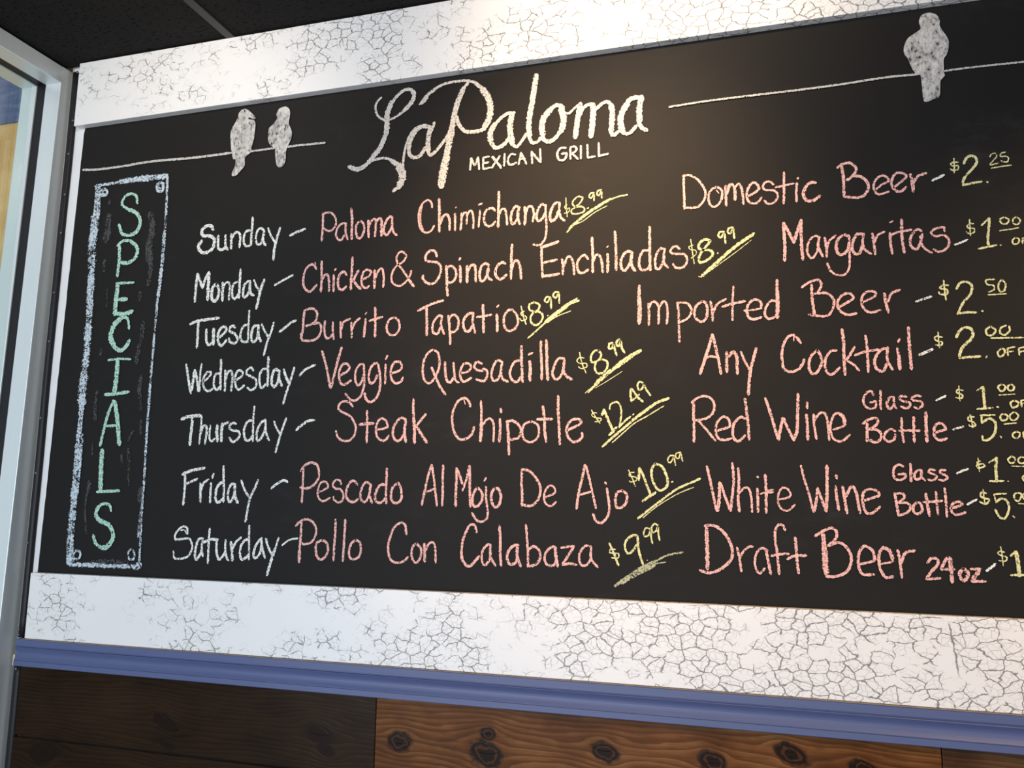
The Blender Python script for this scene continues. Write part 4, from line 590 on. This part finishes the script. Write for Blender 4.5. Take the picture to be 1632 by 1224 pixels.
  '16 431 1912 419 1955 374 1968 339 1944 336 1911 377 1884;22 377 1884 434 1856 460 1808 443 1758 397 1739;18 397 1739 352 1752 325 1805;20 340 1689 346 1606 343 1524;16 326 1690 362 1713 405 1711;22 405 1711 452 1671 451 1621 406 1592 357 1596;28 351 1483 348 1406 348 1320;14 340 1486 451 1483;22 367 1398 415 1397;24 342 1327 402 1318 458 1330;16 446 1240 430 1294 387 1301;31 393 1300 349 1262 334 1201 366 1146;23 361 1146 405 1128 439 1152 453 1179;12 330 1080 395 1085 471 1080;29 391 1078 392 999 388 911;18 330 902 396 904 476 912;18 385 870 354 779 327 642;26 395 865 421 769 445 646;14 358 740 424 743;28 343 619 345 542 353 421;16 332 410 468 416;16 429 316 415 346 377 350 346 332;24 351 337 338 301 363 270 420 249 451 215;25 448 224 452 180 421 140 388 135;18 394 133 353 156 333 195'),
 ('sign_border', '', 'bluewhite', 'pale blue-white chalk outline of the tall specials sign',
  '15 144 2037 219 2037 307 2041;29 296 2042 437 2046 607 2044;17 155 2034 160 1918 156 1853;23 173 2031 181 1879 157 1843;47 167 1880 163 1712 171 1563;42 171 1563 181 1416 185 1279;40 185 1279 187 1162 191 1028;14 609 2044 616 1885 620 1721;19 618 1748 617 1568 609 1391;13 607 1408 605 1215 605 1023;15 205 2013 184 1999 201 1976 227 1983 223 2005 202 2014;6 206 2004 200 1992 214 1984;16 565 2014 546 1998 556 1969 583 1966 585 1999 565 2014;8 563 2003 557 1987 571 1980;46 189 1100 185 977 188 846;31 190 865 188 698 188 542 188 397;18 210 698 211 542 210 398;40 195 415 194 290 196 174 207 50;12 177 173 189 50;14 604 1084 604 856 607 649 613 419;13 610 428 616 253 622 56;17 607 314 605 193;19 199 48 337 50 479 49 616 54;38 596 50 627 58;12 241 120 221 99 233 76 259 83 263 109 241 120;11 571 136 552 118 560 88 584 84 589 115 571 136'),
 ('smudge', '', 'ghost', 'faint rubbed chalk streaks inside the specials sign',
  '37 257 1862 255 1797 253 1714;14 249 1946 253 1924;20 252 1617 253 1557;10 286 1455 292 1364;34 519 1848 537 1792 540 1718;39 532 1710 533 1646 544 1582;25 551 1573 550 1528 540 1466;23 496 1433 498 1388;25 531 1280 528 1201 514 1131 509 1061;16 279 1141 282 1109;18 279 919 274 845 283 775;22 542 994 541 921 559 821;14 564 766 570 699;12 525 717 497 668;10 277 661 284 597;16 502 623 515 543 519 445;14 465 592 472 560;24 282 461 276 407;12 272 398 269 318 290 203;33 599 428 602 366;17 606 332 606 219;27 336 63 434 67;23 444 71 551 70'),
 ('wire_line', 'left', 'cream', 'white chalk wire on the left with two doves',
  '13 54 2136 152 2128 313 2128;13 313 2128 509 2135 749 2127 989 2127;11 1096 2122 1149 2123 1238 2124;11 1310 2122 1369 2123 1433 2121 1523 2119'),
 ('wire_line', 'right', 'cream', 'white chalk wire on the right with one dove',
  '9 3192 2087 3360 2093 3540 2093 3716 2092 3886 2094 4052 2100 4177 2096;8 4267 2097 4370 2098 4552 2094'),
 ('dove_drawing', 'crossed', 'dove', 'chalk dove with its beak turned right, leftmost of the three',
  'P 9 1052 2356 1073 2345 1090 2330 1115 2304 1111 2296 1078 2310 1077 2297 1107 2287 1118 2269 1119 2231 1116 2191 1107 2155 1100 2118 1071 2095 1070 2052 1053 2030 1028 2006 1005 2004 1004 2022 1019 2058 1017 2091 1004 2094 993 2131 983 2181 978 2232 986 2260 1002 2287 1016 2315 1019 2335 1032 2350;3 1052 2356 1073 2345 1090 2330 1115 2304 1111 2296 1078 2310 1077 2297 1107 2287 1118 2269 1119 2231 1116 2191 1107 2155 1100 2118 1071 2095 1070 2052 1053 2030 1028 2006 1005 2004 1004 2022 1019 2058 1017 2091 1004 2094 993 2131 983 2181 978 2232 986 2260 1002 2287 1016 2315 1019 2335 1032 2350 1052 2356;8 988 2231 989 2164 1004 2105;8 1116 2269 1109 2183 1098 2127'),
 ('dove_drawing', 'middle', 'dove', 'chalk dove on the left wire, second from the left',
  'P 8 1288 2338 1309 2323 1316 2297 1313 2248 1326 2214 1333 2189 1328 2157 1314 2126 1305 2095 1306 2055 1294 2028 1275 2021 1259 2036 1250 2077 1243 2122 1219 2142 1203 2168 1201 2205 1204 2233 1229 2255 1248 2281 1242 2303 1256 2330;3 1288 2338 1309 2323 1316 2297 1313 2248 1326 2214 1333 2189 1328 2157 1314 2126 1305 2095 1306 2055 1294 2028 1275 2021 1259 2036 1250 2077 1243 2122 1219 2142 1203 2168 1201 2205 1204 2233 1229 2255 1248 2281 1242 2303 1256 2330 1288 2338'),
 ('dove_drawing', 'right', 'dove', 'chalk dove on the right wire',
  'P 7 4229 2351 4250 2338 4260 2314 4259 2290 4272 2260 4286 2227 4285 2191 4277 2165 4266 2147 4264 2096 4264 2077 4250 2061 4243 1998 4225 1987 4206 1980 4194 1979 4188 1990 4185 2061 4182 2093 4164 2103 4147 2145 4140 2170 4129 2191 4129 2219 4144 2253 4172 2272 4193 2289 4189 2318 4196 2341 4210 2350;3 4229 2351 4250 2338 4260 2314 4259 2290 4272 2260 4286 2227 4285 2191 4277 2165 4266 2147 4264 2096 4264 2077 4250 2061 4243 1998 4225 1987 4206 1980 4194 1979 4188 1990 4185 2061 4182 2093 4164 2103 4147 2145 4140 2170 4129 2191 4129 2219 4144 2253 4172 2272 4193 2289 4189 2318 4196 2341 4210 2350 4229 2351;4 4267 2080 4252 2063'),
 ('dash', 'Domestic', 'white', 'short white chalk dash after Domestic',
  '11 4200 1650 4242 1668'),
 ('dash', 'Margaritas', 'white', 'short white chalk dash after Margaritas',
  '8 4264 1385 4286 1392 4309 1402'),
 ('dash', 'Imported', 'white', 'short white chalk dash after Imported',
  '9 4118 1170 4145 1179 4173 1187'),
 ('dash', 'Cocktail', 'white', 'short white chalk dash after Cocktail',
  '12 4120 962 4141 971 4165 982'),
 ('dash', 'Red Wine glass', 'white', 'short white chalk dash after Red Wine glass',
  '8 4168 786 4201 803'),
 ('dash', 'Red Wine bottle', 'white', 'short white chalk dash after Red Wine bottle',
  '8 4219 676 4254 687'),
 ('dash', 'White Wine glass', 'white', 'short white chalk dash after White Wine glass',
  '8 4223 513 4241 523 4261 530'),
 ('dash', 'White Wine bottle', 'white', 'short white chalk dash after White Wine bottle',
  '8 4250 400 4268 411 4283 419'),
 ('dash', 'Draft', 'white', 'short white chalk dash after Draft',
  '10 4299 164 4330 190'),
]
for name, key, mat, label, data in TEXT:
    parent = board
    if name == 'underline': parent = made['price:'+key]
    made[name+':'+key] = writing(name, data, M[mat], parent, label)
